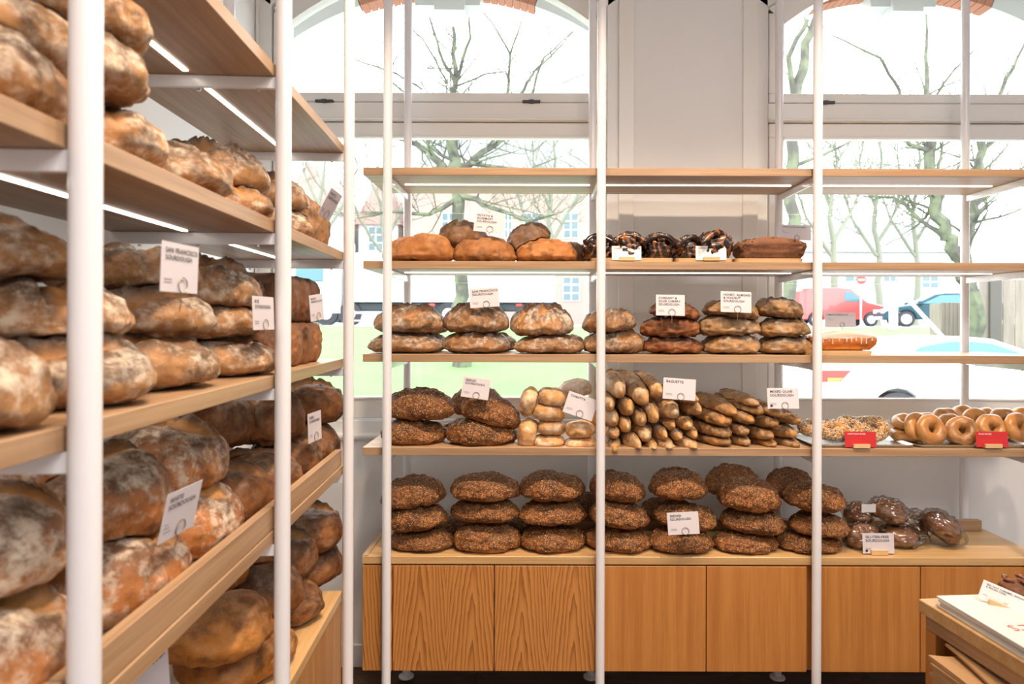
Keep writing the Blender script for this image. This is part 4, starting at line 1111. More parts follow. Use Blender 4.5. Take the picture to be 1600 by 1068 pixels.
for i in range(260):
    p = cl.data.vertices[rng.randrange(len(cl.data.vertices))].co
    if p.z < H_*0.5: continue
    s = rng.uniform(0.002, 0.005)
    m.add([(p.x-s, p.y, p.z), (p.x, p.y-s, p.z), (p.x+s, p.y, p.z), (p.x, p.y+s, p.z), (p.x, p.y, p.z+s)], [(0,1,4),(1,2,4),(2,3,4),(3,0,4)])
q = m.build('crumb_topping', M['cho'], cl); q['kind'] = 'stuff'
lm, L_, H_ = loafcake('lemon_loaf_cake', 1258, 1361, 517, 548, 2.74, 0.12, ZC + 0.0178, M['lem'], 'amber lemon loaf cake with dripping white icing on a board', 122)
me = lm.data.copy(); n = len(me.vertices); co = np.empty(n*3); me.vertices.foreach_get('co', co); co = co.reshape(-1, 3)
zc = H_*(0.60 + 0.16*vnoise(co*np.array([1, 1, 0]), 45, 5))
off = np.where(co[:, 2] > zc, 1.0, -1.0)
nr = np.array([v.normal[:] for v in me.vertices])
co = co + nr * (off * 0.0018)[:, None]
me.vertices.foreach_set('co', co.ravel()); me.materials.clear(); me.materials.append(M['icing']); me.update()
q = bpy.data.objects.new('icing', me); link(q, lm)
bvl = BVH_.FromPolygons([v.co[:] for v in lm.data.vertices], [tuple(p.vertices) for p in lm.data.polygons])
rng = random.Random(3)
for i in range(11):                                       # drips running down the side towards the viewer
    x = L_*(-0.40 + 0.8*i/10) + rng.uniform(-.006, .006); ln = rng.uniform(0.25, 0.62); pts = []; rad = []
    for k in range(6):
        z = H_*(0.66 - ln*0.62*k/5)
        hit = bvl.ray_cast(Vector((x, -0.2, z)), Vector((0, 1, 0)))[0]
        if hit is None: break
        pts.append(hit + Vector((0, -0.0004, 0))); rad.append((0.0042, 0.0036, 0.0026, 0.0024, 0.0030, 0.0018)[k])
    if len(pts) > 2: MB().tube(pts, rad, 8).build('icing_drip', M['icing'], lm, smooth=True)

# ------------------------------------------------------------------ wrapped gluten-free loaves
template('gf', 0.14, 0.12, 0.085, [bread('wrapped_loaf', 0.14, 0.12, 0.085, M['gf'], 131 + i, [], base=0.35, e=0.75, rows=30, cols=50) for i in range(2)])
def film_mesh(seed):
    D = sph(40, 60); V = D * np.array([0.079, 0.069, 0.052])
    rid = np.abs(fbm(V, 34, seed, 3)); V = V + D * (0.024*rid + 0.010*fbm(V, 14, seed + 4, 2))[:, None]
    k = np.clip((D[:, 0] - 0.45)/0.55, 0, 1); V[:, 0] += k*0.026; V[:, 1] *= 1 + 0.25*k*np.sin(D[:, 1]*9); V[:, 2] = V[:, 2]*(1 - 0.35*k)
    V[:, 2] = np.maximum(V[:, 2] + 0.043, -0.001)
    return grid_mesh('plastic_bag', V, 40, 60, M['film'])
FILM = [film_mesh(7), film_mesh(19)]
for i, (x0, x1, y0, y1, Y, rot, lab) in enumerate([(1321, 1374, 820, 864, 2.74, 0, 'wrapped brown loaf behind left half of the gluten-free card'), (1375, 1433, 818, 860, 2.76, 4, 'wrapped brown loaf low in the middle right of gluten-free card'),
        (1432, 1490, 812, 860, 2.76, 38, 'wrapped brown loaf leaning at right end of the bagged heap'), (1357, 1413, 776, 818, 2.78, 18, 'wrapped brown loaf topmost of the bagged heap'),
        (1320, 1358, 788, 820, 2.82, 0, 'wrapped brown loaf beside the seventh seeded stack'), (1402, 1450, 800, 850, 2.87, 0, 'wrapped brown loaf in the rear of the bagged heap')]):
    a, b = P(x0, y1, Y), P(x1, y1, Y); zb = max(P(x0, y1, Y - 0.05).z, ZW + 0.003); H = P(x0, y0, Y).z - zb; L = b.x - a.x
    if y1 >= 849: zb = ZW + 0.003
    if rot: H *= 0.85
    o = loaf('gf', 'wrapped_loaf', ((a.x+b.x)/2, Y, zb + (0.03 if rot > 30 else 0)), L, 0.12, H, 0, math.radians(rot), 0, None, lab, 'wrapped bread', 'bagged gluten-free loaves')
    q = bpy.data.objects.new('plastic_bag', FILM[i % 2]); link(q, o)
    bpy.context.view_layer.update()
    lowz = min((q.matrix_world @ v.co).z for v in q.data.vertices)
    if lowz < ZW + 0.001: o.location.z += ZW + 0.001 - lowz
    if i == 4:
        m = MB().box(-0.02, 0.06, -0.070, -0.069, 0.07, 0.11); m.build('paper_label', M['cardw'], o)

# ------------------------------------------------------------------ let touching loaves rest on one another
from mathutils.bvhtree import BVHTree
BREADS = ('sourdough_loaf', 'potato_loaf', 'seeded_loaf', 'currant_loaf', 'honey_loaf', 'white_sourdough_loaf', 'dark_sourdough_loaf', 'round_sourdough_loaf', 'tin_loaf', 'rye_loaf', 'ciabatta', 'baguette', 'olive_stick', 'bagel')
bpy.context.view_layer.update()
LV = [o for o in COL.objects if o.parent is None and o.type == 'MESH' and o.name.split('.')[0] in BREADS]
LV.sort(key=lambda o: (round(o.location.z, 2), o.location.y))
done = []
def rest_z(o):
    z = o.location.z
    if o.name.startswith('bagel'): return ZD + 0.0055
    c = [q for q in (ZB, ZC, ZD, ZW) if q <= z + 0.03]
    return max(c) + 0.0006 if c else 0.0
LIPY = FY + PR
for o in LV:
    mw = o.matrix_world.copy(); me = o.data
    n = len(me.vertices); co = np.empty(n*3); me.vertices.foreach_get('co', co); co = co.reshape(-1, 3)
    A = np.array(mw); w = co @ A[:3, :3].T + A[:3, 3]
    w0 = w.copy(); zs = rest_z(o)
    polys = [tuple(p.vertices) for p in me.polygons]
    sideu = o.location.x < -0.68 and o.location.y < 2.4
    def hold():
        w[:, 2] = np.maximum(w[:, 2], zs)
        if sideu:                                        # behind the post line and the tray lip
            lim = X0 + SL * w[:, 1] - (PR + 0.002 if zs not in (ZD + 0.0006,) else PR + 0.026)
            k = (w[:, 2] < ZD + 0.058) & (w[:, 2] > ZD - 0.01) if abs(zs - ZD - 0.0006) < 1e-6 else np.ones(n, bool)
            w[:, 0] = np.where(k, np.minimum(w[:, 0], lim), w[:, 0])
            w[:, 0] = np.maximum(w[:, 0], X0 + SL * w[:, 1] - DEP + PR + 0.004)
        elif not o.name.startswith(('baguette', 'bagel')):
            w[:, 1] = np.maximum(w[:, 1], LIPY + 0.0012)
        if not sideu: w[:, 1] = np.minimum(w[:, 1], BY - PR - 0.002)
    hold()
    for ps in range(3):
        lo, hi = w.min(0), w.max(0); hitany = False
        for (bv, blo, bhi) in done:
            if (lo > bhi).any() or (hi < blo).any(): continue
            if ps and not BVHTree.FromPolygons(w.tolist(), polys).overlap(bv): continue
            e_ = 0.0016 + 0.0022 * ps
            idx = np.nonzero(((w > blo - 0.004) & (w < bhi + 0.004)).all(1))[0]
            for i in idx:
                p = Vector(w[i]); hit, nr, _, d = bv.find_nearest(p, 0.045)
                if hit is None: continue
                if (p - hit).dot(nr) < e_ * 0.8:
                    w[i] = hit + nr * e_; hitany = True
        hold()
        if not hitany: break
    dsp = w - w0
    if np.abs(dsp).max() > 0.006:                        # keep the dents soft
        ed = np.empty(len(me.edges)*2, dtype=np.int64); me.edges.foreach_get('vertices', ed); ed = ed.reshape(-1, 2)
        dg = np.bincount(ed.ravel(), minlength=n)[:, None]
        for _ in range(3):
            acc = np.zeros((n, 3)); np.add.at(acc, ed[:, 0], dsp[ed[:, 1]]); np.add.at(acc, ed[:, 1], dsp[ed[:, 0]])
            dsp = 0.4*dsp + 0.6*acc/np.maximum(dg, 1)
        w = w0 + dsp; hold()
    if np.abs(w - w0).max() > 1e-5:
        me2 = me.copy(); inv = np.array(mw.inverted()); c2 = w @ inv[:3, :3].T + inv[:3, 3]
        me2.vertices.foreach_set('co', c2.ravel()); me2.update(); o.data = me2
    done.append((BVHTree.FromPolygons(w.tolist(), polys), w.min(0), w.max(0)))

# ------------------------------------------------------------------ price cards
def text_mesh(lines, size, x, ztop, lead, bold=0.012, yoff=-0.0009):
    """flat lettering in the x-z plane facing -y"""
    vs, fs = [], []
    for i, ln in enumerate(lines):
        cu = bpy.data.curves.new('lettering', 'FONT'); cu.body = ln; cu.size = size; cu.offset = bold * size; cu.space_character = 1.08
        cu.resolution_u = 2
        ob = bpy.data.objects.new('lettering', cu); COL.objects.link(ob)
        me = bpy.data.meshes.new_from_object(ob)
        b = len(vs)
        vs += [(x + v.co.x, yoff, ztop - size*0.75 - i*lead + v.co.y) for v in me.vertices]
        fs += [tuple(b + k for k in p.vertices) for p in me.polygons]
        bpy.data.objects.remove(ob); bpy.data.curves.remove(cu); bpy.data.meshes.remove(me)
    return vs, fs

def width_of(vs): return max(v[0] for v in vs) - min(v[0] for v in vs)

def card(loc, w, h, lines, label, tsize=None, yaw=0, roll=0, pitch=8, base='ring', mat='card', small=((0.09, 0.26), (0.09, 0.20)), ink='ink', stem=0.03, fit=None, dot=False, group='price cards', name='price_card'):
    """loc is the centre of the card"""
    e = tag(empty(name, loc, (math.radians(-pitch), math.radians(roll), math.radians(yaw))), label, 'card', group)
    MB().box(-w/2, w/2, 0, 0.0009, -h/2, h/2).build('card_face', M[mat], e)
    if lines:
        size = tsize or h*0.17
        vs, fs = text_mesh(lines, size, -w/2 + w*0.09, h/2 - h*0.10, size*1.02)
        wd = width_of(vs); tgt = (fit or 0.84) * w
        if fit or wd > tgt:
            k = tgt / wd; size *= k
            vs, fs = text_mesh(lines, size, -w/2 + w*0.09, h/2 - h*0.10, size*1.02)
        mesh('lettering', vs, fs, M[ink], e)
    m = MB()
    for (fx, fz) in small:
        m.box(-w/2 + w*fx, -w/2 + w*(fx + 0.09 + 0.05*((fz*100) % 3)), -0.0006, 0, -h/2 + h*fz - h*0.012, -h/2 + h*fz + h*0.012)
    if small: m.build('small_print', M['inkg' if ink != 'inkw' else 'inkw'], e)
    if dot:
        m = MB().tube([(-w/2 + w*0.12, -0.0009, -h/2 + h*0.14), (-w/2 + w*0.12, 0.0, -h/2 + h*0.14)], h*0.065, 16); m.build('round_logo', M['ink'], e)
    if base == 'ring':
        r = h*0.16; cz = -h/2 + r*0.95; pts = [(w*0.05 + r*math.cos(a), -0.0022, cz + r*math.sin(a)) for a in [2*math.pi*k/28 for k in range(29)]]
        m = MB().tube(pts, 0.0009, 6, cap=False)
        m.tube([(w*0.05, -0.0015, cz - r), (w*0.05, 0.002, cz - r - stem)], 0.0009, 6); m.build('wire_clip', M['wire'], e, smooth=True)
    elif base == 'block':
        m = MB().box(-w*0.26, w*0.27, -0.011, -0.0003, -h/2 - 0.004, -h/2 + h*0.20, c=0.001); m.box(-w*0.26, w*0.27, 0.0012, 0.010, -h/2 - 0.004, -h/2 + h*0.20, c=0.001)
        m.build('wooden_block', M['board'], e)
    return e

def fcard(x0, y0, x1, y1, Y, lines, label, **kw):
    c = P((x0+x1)/2, (y0+y1)/2, Y); s = Y / F
    return card(c, (x1-x0)*s, (y1-y0)*s, lines, label, **kw)
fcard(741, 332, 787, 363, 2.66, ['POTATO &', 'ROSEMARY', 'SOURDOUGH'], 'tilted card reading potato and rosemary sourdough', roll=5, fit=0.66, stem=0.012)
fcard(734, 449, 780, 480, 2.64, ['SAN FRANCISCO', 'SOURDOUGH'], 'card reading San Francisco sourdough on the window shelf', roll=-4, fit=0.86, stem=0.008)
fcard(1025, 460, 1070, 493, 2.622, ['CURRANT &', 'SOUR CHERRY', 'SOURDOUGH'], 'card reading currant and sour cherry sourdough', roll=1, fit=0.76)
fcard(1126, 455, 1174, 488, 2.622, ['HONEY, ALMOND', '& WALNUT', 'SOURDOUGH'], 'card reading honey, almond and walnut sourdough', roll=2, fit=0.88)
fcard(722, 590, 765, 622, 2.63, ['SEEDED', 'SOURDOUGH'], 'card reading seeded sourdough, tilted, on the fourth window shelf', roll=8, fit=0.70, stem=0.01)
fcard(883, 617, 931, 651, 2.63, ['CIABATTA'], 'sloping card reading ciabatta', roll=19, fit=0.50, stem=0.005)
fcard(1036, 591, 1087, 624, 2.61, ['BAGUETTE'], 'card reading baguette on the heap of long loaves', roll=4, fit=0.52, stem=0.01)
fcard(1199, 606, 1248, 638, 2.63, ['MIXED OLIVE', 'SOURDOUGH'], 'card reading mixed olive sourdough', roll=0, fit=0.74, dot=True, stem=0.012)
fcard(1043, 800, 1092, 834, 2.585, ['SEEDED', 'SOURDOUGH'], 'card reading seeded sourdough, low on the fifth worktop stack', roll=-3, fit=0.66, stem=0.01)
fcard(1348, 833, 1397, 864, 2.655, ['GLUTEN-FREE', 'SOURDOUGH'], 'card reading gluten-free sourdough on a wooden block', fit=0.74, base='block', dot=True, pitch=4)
fcard(956, 384, 1002, 406, 2.64, ['CHOCOLATE BABKA'], 'white card on a block before the left babkas', fit=0.86, base='block', mat='cardw', small=((0.09, 0.6), (0.09, 0.45)), pitch=4)
fcard(1087, 384, 1135, 406, 2.64, ['CHOCOLATE BABKA'], 'white card on a block before the right babkas', fit=0.62, base='block', mat='cardw', small=((0.09, 0.6), (0.09, 0.45), (0.09, 0.3)), pitch=4)
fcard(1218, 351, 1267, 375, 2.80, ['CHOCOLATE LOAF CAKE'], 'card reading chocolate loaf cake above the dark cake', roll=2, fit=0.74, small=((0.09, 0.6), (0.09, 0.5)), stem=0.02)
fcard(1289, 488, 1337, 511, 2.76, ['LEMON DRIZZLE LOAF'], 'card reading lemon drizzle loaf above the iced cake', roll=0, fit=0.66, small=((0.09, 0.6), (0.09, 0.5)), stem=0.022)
fcard(1320, 674, 1369, 698, 2.625, ['EVERYTHING BAGEL'], 'red card reading everything bagel on a wooden block', fit=0.58, base='block', mat='red', ink='inkw', small=(), pitch=4)
fcard(1525, 674, 1575, 698, 2.625, ['PLAIN BAGEL'], 'red card reading plain bagel on a wooden block', fit=0.40, base='block', mat='red', ink='inkw', small=(), pitch=4)
# cards on the side shelves, turned to the aisle
def scard(px_, py_, Y, w, h, lines, label, yaw, roll=0, **kw):
    return card(P(px_, py_, Y), w, h, lines, label, yaw=yaw, roll=roll, **kw)
scard(282, 419, 1.07, 0.105, 0.078, ['SAN FRANCISCO', 'SOURDOUGH'], 'card reading San Francisco sourdough on the side shelf', 88, 0, fit=0.86, pitch=-2)
scard(412, 489, 1.50, 0.10, 0.075, ['RYE', 'SOURDOUGH'], 'card reading rye sourdough by the second post', 86, 0, fit=0.72, pitch=2)
scard(495, 480, 1.93, 0.09, 0.075, ['BROWN', 'SANDWICH LOAF'], 'card leaning on the dark tin loaves', 84, -6, fit=0.8, pitch=2)
scard(516, 320, 2.05, 0.09, 0.09, ['WHITE', 'SANDWICH'], 'slanting card stuck between the pale tin loaves', 86, 6, fit=0.8, pitch=-26)
scard(283, 798, 1.13, 0.105, 0.084, ['WHITE', 'SOURDOUGH'], 'card reading white sourdough on the side tray', 88, 0, fit=0.76, pitch=-12, small=((0.09, 0.36), (0.09, 0.28), (0.09, 0.2)))
scard(492, 666, 2.02, 0.10, 0.088, ['DARK', 'SOURDOUGH'], 'card reading dark sourdough at the far end of the tray', 86, 0, fit=0.76, pitch=2)
scard(236, 1062, 1.15, 0.105, 0.084, ['SOURDOUGH'], 'card cut off by the lower picture edge below the tray', 88, 0, fit=0.80, pitch=4)

# ------------------------------------------------------------------ small table with paper bags, lower right corner
TZ = 0.85
tc = P(1435, 934, 1.826); TA = math.atan(0.112)
tab = tag(empty('side_table', (tc.x, tc.y, 0), (0, 0, TA)), 'oak side table with an open shelf at the lower right corner', 'table')
# local frame: x to the right along the far edge, -y towards the viewer
MB().box(0, 0.75, -1.1, 0, TZ - 0.035, TZ, c=0.002).build('table_top', M['top'], tab)
MB().box(0.012, 0.738, -1.09, -0.012, TZ - 0.075, TZ - 0.036, c=0.001).build('apron', M['oak_y'], tab)
MB().box(0.012, 0.04, -0.05, -0.012, 0.0, TZ - 0.076, c=0.001).build('leg', M['oak_z'], tab)
MB().box(0.71, 0.738, -0.05, -0.012, 0.0, TZ - 0.076, c=0.001).build('leg', M['oak_z'], tab)
MB().box(0.012, 0.04, -1.09, -1.05, 0.0, TZ - 0.076, c=0.001).build('leg', M['oak_z'], tab)
MB().box(0.71, 0.738, -1.09, -1.05, 0.0, TZ - 0.076, c=0.001).build('leg', M['oak_z'], tab)
MB().box(0.02, 0.73, -1.08, -0.02, 0.36, 0.385, c=0.001).build('lower_shelf', M['oak_x'], tab)
MB().box(0.045, 0.70, -0.032, -0.02, 0.386, TZ - 0.076, c=0.001).build('back_panel', M['oak_z'], tab)
TM = Matrix.Translation((tc.x, tc.y, 0)) @ Matrix.Rotation(TA, 4, 'Z')
M['wpaper'] = plain('white_paper', (0.72, 0.68, 0.62), 0.6)
M['kraft'] = plain('kraft_paper', (0.40, 0.22, 0.09), 0.7)
M['kraft2'] = plain('kraft_paper_light', (0.47, 0.27, 0.12), 0.7)
rng = random.Random(8)
def sheet(name, mat, x, y, z, w, l, ang, label, cat, group, th=0.006, curl=0.004):
    n = 8; V = []; Fc = []
    for s in (0, 1):
        for i in range(n + 1):
            for j in range(n + 1):
                u, v = i/n - 0.5, j/n - 0.5
                zz = th*s + curl*(abs(2*u)**4*0.6 + 0.5*math.sin(v*4)*abs(2*u)**2)*1.0
                V.append((u*w, v*l, zz + (0 if s == 0 else 0)))
    N1 = (n+1)**2
    for i in range(n):
        for j in range(n):
            a = i*(n+1)+j
            Fc.append((a, a+1, a+n+2, a+n+1)); Fc.append((N1+a, N1+a+n+1, N1+a+n+2, N1+a+1))
    edge = [i*(n+1) for i in range(n+1)] + [n*(n+1)+j for j in range(1, n+1)] + [i*(n+1)+n for i in range(n-1, -1, -1)] + [j for j in range(n-1, 0, -1)]
    for k in range(len(edge)):
        a, b = edge[k], edge[(k+1) % len(edge)]; Fc.append((a, b, N1+b, N1+a))
    o = mesh(name, V, Fc, mat)
    p = TM @ Vector((x, y, z)); o.location = p; o.rotation_euler = (0, 0, TA + math.radians(ang))
    return tag(o, label, cat, group)
od = ['bottom', 'second', 'third', 'fourth', 'top']
for i in range(5):
    o = sheet('paper_bag', M['wpaper'], 0.262 + rng.uniform(-.004, .004), -0.28 + rng.uniform(-.006, .006), TZ + 0.0005 + i*0.0055, 0.50, 0.44, rng.uniform(-1.2, 1.2), 'white paper carrier bag, %s of the flat pile on the side table' % od[i], 'bag', 'white paper bags', 0.005, 0.0012)
vs, fs = text_mesh(["L'S"], 0.042, 0, 0, 0.05, 0.0)
pr = mesh('printed_letters', [(-v[0] - 0.05, -v[2] - 0.18, 0.0062) for v in vs], fs, M['inkr'], o)
pr.location = (-0.105, 0.19, 0.0)
ORD = ('zero first second third fourth fifth sixth seventh eighth ninth tenth eleventh twelfth thirteenth fourteenth fifteenth sixteenth seventeenth eighteenth nineteenth twentieth twenty-first twenty-second twenty-third twenty-fourth twenty-fifth twenty-sixth twenty-seventh twenty-eighth twenty-ninth thirtieth thirty-first thirty-second').split()
nb = 31; z = 0.386
for i in range(nb):
    th = 0.0125
    sheet('kraft_bag', M['kraft' if i % 2 else 'kraft2'], 0.112 + rng.uniform(-.007, .007), -0.35 + rng.uniform(-.012, .012), z + i*0.0118, 0.36, 0.42, rng.uniform(-1.5, 1.5), 'folded brown kraft bag, %s from the top of the stack inside the side table' % ORD[nb - i + 1], 'bag', 'stack of brown kraft bags', 0.0108, 0.010)
sheet('kraft_bag', M['kraft2'], 0.15, -0.32, z + nb*0.0118 + 0.001, 0.36, 0.40, -10, 'loose brown kraft bag lying askew on top of the brown stack', 'bag', 'stack of brown kraft bags', 0.006, 0.012)
# pecan cake and its card
c = TM @ Vector((0.36, -0.115, TZ + 0.03))
pk = tag(empty('pecan_cake', TM @ Vector((0.262, -0.10, TZ + 0.0305))), 'dark cake topped with glazed pecans at right picture edge', 'cake')
pk.scale = (0.85, 0.85, 0.72)
me = bread('body', 0.20, 0.11, 0.055, M['cho'], 140, [], base=0.5, e=0.3, plan=0.4, lump=0.02, rows=24, cols=44)
o = bpy.data.objects.new('body', me); link(o, pk)
M['pecan'] = plain('glazed_pecan', (0.17, 0.05, 0.022), 0.25)
pme = bread('pecan', 0.034, 0.016, 0.012, M['pecan'], 141, [(-0.45, 0, 0.45, 0, 0.0018, 0.002, 0.0)], lump=0.03, rough=0.002, rows=12, cols=20)
for i in range(16):
    q = bpy.data.objects.new('pecan', pme); link(q, pk); q.location = (rng.uniform(-.085, .085), rng.uniform(-.045, .045), 0.050 + rng.uniform(0, .008)); q.rotation_euler = (rng.uniform(-.4, .4), rng.uniform(-.4, .4), rng.uniform(0, 3))
k = P(1567, 934, 1.72)
card(Vector((k.x, k.y, k.z)), 0.10, 0.05, ['SEA SALT CARAMEL, BANANA', '& PECAN CAKE'], 'tilted white card in front of the pecan cake', yaw=-32, roll=17, pitch=14, fit=0.88, base='block', mat='cardw', small=((0.09, 0.3), (0.55, 0.3)))

# ------------------------------------------------------------------ outside: lawn, road, trees, vehicles, houses
def gz(x, y):
    t = min(max((y - 11.5) / 14.5, 0), 1); return -0.06 + 1.50 * (t*t*(3-2*t)*0.35 + t*0.65)
def strip_mesh(name, x0, x1, ys, dz, mat, nx=30):
    V = []; Fc = []
    for j, y in enumerate(ys):
        for i in range(nx + 1):
            x = x0 + (x1-x0)*i/nx; V.append((x, y, gz(x, y) + dz))
    for j in range(len(ys)-1):
        for i in range(nx):
            a = j*(nx+1)+i; Fc.append((a, a+1, a+nx+2, a+nx+1))
    return struct(mesh(name, V, Fc, mat, smooth=True))
t = NT('lawn_grass'); v = coords(t, rnd=False)
n1 = t.n('TexNoise', i_Vector=v, i_Scale=0.6, i_Detail=6.0, i_Roughness=0.7); n2 = t.n('TexNoise', i_Vector=v, i_Scale=9.0, i_Detail=4.0)
cc = t.mix(t.smooth(n1.outputs[0], 0.3, 0.7), (0.085, 0.23, 0.05), (0.12, 0.26, 0.07)); cc = t.mix(t.math('MULTIPLY', n2.outputs[0], 0.5), cc, (0.16, 0.25, 0.09))
t.bsdf(cc, 0.9); M['lawn'] = t.mat
M['asphalt'] = plain('asphalt', (0.20, 0.20, 0.21), 0.9)
M['bark'] = NT('mossy_bark'); t = M['bark']; v = coords(t, rnd=False)
n1 = t.n('TexNoise', i_Vector=v, i_Scale=3.5, i_Detail=5.0)
t.bsdf(t.mix(t.smooth(n1.outputs[0], 0.4, 0.62), (0.075, 0.07, 0.06), (0.13, 0.145, 0.09)), 0.9); M['bark'] = t.mat
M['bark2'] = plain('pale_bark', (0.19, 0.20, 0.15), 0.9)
strip_mesh('lawn', -45, 60, [3.42 + 4.1*k/2 for k in range(3)] + [11.4 + 0.75*k for k in range(21)] + [27.0], 0.0, M['lawn'])
strip_mesh('unseen_pavement', -45, 60, [3.41, 5.4, 7.39], 0.008, plain('grey_paving', (0.30, 0.30, 0.30), 0.85))  # ground out of view, added to keep the bounce light neutral
strip_mesh('road', -45, 60, [7.4, 9.4, 11.5], 0.012, M['asphalt'])
strip_mesh('street', -60, 80, [26.9, 33, 40, 70, 160], 0.01, M['asphalt'])

def tree(label, Yt, lines, seed, mat, twigs=2, tw_len=1.1, spread=1.2, base=None, density=1.0, rmin=0.007):
    """lines: polylines of (px, py, radius) seen at distance Yt; each gets its own depth away from the trunk plane"""
    rng = random.Random(seed)
    r0 = P(lines[0][0][0], lines[0][0][1], Yt)
    root = tag(empty('bare_tree', (r0.x, Yt, gz(r0.x, Yt))), label, 'tree', 'bare trees outside')
    off = Vector(root.location)
    tr = MB(); br = MB()
    def grow(p, d, L, r, lvl):
        n = 5; pts = [p.copy()]; q = p.copy(); dd = d.copy()
        for i in range(n):
            dd = (dd + Vector((rng.uniform(-.28, .28), rng.uniform(-.28, .28), rng.uniform(-.16, .26)))).normalized()
            q = q + dd * L / n; pts.append(q.copy())
        br.tube([x - off for x in pts], [r*(1 - 0.8*i/n) for i in range(n+1)], 3 if lvl < 2 else 4, cap=False)
        if lvl > 0:
            for i in range(1, n+1):
                if rng.random() < 0.8 * density:
                    side = Vector((rng.uniform(-1, 1), rng.uniform(-1, 1), rng.uniform(-.4, .9))).normalized()
                    grow(pts[i], (dd*0.55 + side).normalized(), L*rng.uniform(.45, .7), r*(1 - 0.75*i/n)*0.62, lvl-1)
    for li, pl in enumerate(lines):
        dy = 0 if li == 0 else rng.uniform(-spread, spread)
        pts = []; rad = []
        for i, (px_, py_, r) in enumerate(pl):
            yy = Yt + dy * i / max(len(pl)-1, 1)
            pts.append(P(px_, py_, yy)); rad.append(r)
        # finer, wobbling path
        pp = []; rr = []
        for i in range(len(pts)-1):
            for s in range(4):
                f = s/4; w = rad[i]*0.5
                pp.append(pts[i].lerp(pts[i+1], f) + Vector((rng.uniform(-w, w), rng.uniform(-w, w), rng.uniform(-w, w)))*(s > 0)); rr.append(rad[i]*(1-f) + rad[i+1]*f)
        pp.append(pts[-1]); rr.append(rad[-1])
        if li == 0:
            g0 = pts[0].copy(); g0.z = gz(g0.x, g0.y) - 0.1
            pp.insert(0, g0); rr.insert(0, rad[0]*1.35)
        (tr if li == 0 else br).tube([x - off for x in pp], rr, 7, cap=True)
        for i in range(2, len(pp)):
            for _ in range(2):
                if li == 0 and i < len(pp)*0.45: continue
                if rng.random() < 0.62 * density:
                    d = (pp[i] - pp[i-1]).normalized()
                    sd = Vector((rng.uniform(-1, 1), rng.uniform(-1, 1), rng.uniform(-.35, .9))).normalized()
                    grow(pp[i], (d*0.5 + sd).normalized(), tw_len*rng.uniform(.6, 1.25), max(rr[i]*0.34, rmin), twigs)
    tr.build('trunk', mat, root, smooth=True)
    b = br.build('branches', mat, root); b['kind'] = 'stuff'
    return root
tree('mossy bare tree behind the middle of the first window', 17.0,
     [[(722, 540, .20), (720, 430, .17), (716, 330, .16), (706, 270, .17), (708, 180, .10), (712, 130, .07), (708, 40, .04), (712, -30, .02)],
      [(706, 270, .13), (735, 255, .10), (775, 225, .07), (812, 200, .05), (850, 90, .03), (905, 40, .015)],
      [(706, 275, .12), (670, 235, .09), (630, 215, .06), (560, 195, .03)], [(712, 130, .05), (692, 95, .04), (672, 30, .025), (665, -10, .015)],
      [(712, 130, .05), (735, 60, .035), (730, 0, .02)], [(790, 215, .05), (795, 130, .04), (797, 85, .03), (772, 40, .02), (752, 15, .012)],
      [(797, 85, .03), (820, 20, .018), (828, -20, .012)], [(716, 300, .09), (770, 325, .06), (830, 345, .04), (880, 330, .02)],
      [(712, 310, .07), (670, 335, .05), (610, 330, .04), (560, 340, .02)], [(735, 255, .06), (850, 270, .05), (890, 280, .025)],
      [(660, 140, .03), (620, 115, .025), (560, 95, .02), (490, 68, .01)], [(706, 150, .03), (640, 150, .03), (600, 120, .02), (640, 60, .012)],
      [(712, 135, .03), (760, 115, .02), (790, 112, .012)], [(812, 150, .05), (836, 110, .035), (868, 80, .025), (900, 45, .012)], [(862, 95, .02), (856, 40, .015), (862, -10, .01)], [(700, 130, .03), (660, 60, .025), (620, 25, .015), (615, -20, .01)], [(880, 130, .02), (905, 118, .015), (935, 110, .01)]], 5, M['bark'], twigs=2, tw_len=1.9, spread=1.6, density=1.15)
tree('mossy forked tree beside the fence in the second window', 15.0,
     [[(1520, 530, .19), (1512, 440, .17), (1496, 400, .16), (1478, 370, .14), (1462, 330, .13), (1452, 240, .12), (1447, 150, .06), (1448, 70, .035), (1445, -20, .02)],
      [(1508, 430, .13), (1516, 350, .12), (1532, 290, .10), (1532, 220, .09), (1558, 160, .05), (1590, 90, .03), (1620, 30, .02)],
      [(1474, 365, .06), (1440, 345, .045), (1415, 320, .04), (1395, 308, .03), (1330, 305, .015)],
      [(1452, 235, .06), (1420, 225, .05), (1405, 140, .035), (1375, 90, .03), (1300, 55, .015)],
      [(1525, 320, .05), (1560, 290, .04), (1600, 260, .03), (1640, 240, .02)], [(1462, 150, .03), (1490, 110, .025), (1540, 60, .015), (1600, 10, .01)],
      [(1530, 240, .05), (1550, 220, .04), (1600, 200, .03), (1650, 205, .02)], [(1452, 240, .04), (1440, 215, .035), (1400, 200, .02)]], 9, M['bark'], twigs=2, tw_len=1.5, spread=1.4, density=1.0)
tree('dark bare tree at the left edge of the second window', 12.5,
     [[(1236, 560, .13), (1236, 380, .12), (1240, 240, .11), (1246, 130, .10), (1268, 50, .08), (1295, -20, .06)],
      [(1240, 150, .06), (1232, 90, .05), (1262, 30, .04)], [(1240, 260, .04), (1290, 240, .03), (1340, 215, .015)]], 12, M['bark'], twigs=1, tw_len=0.9, spread=0.8, density=0.5)
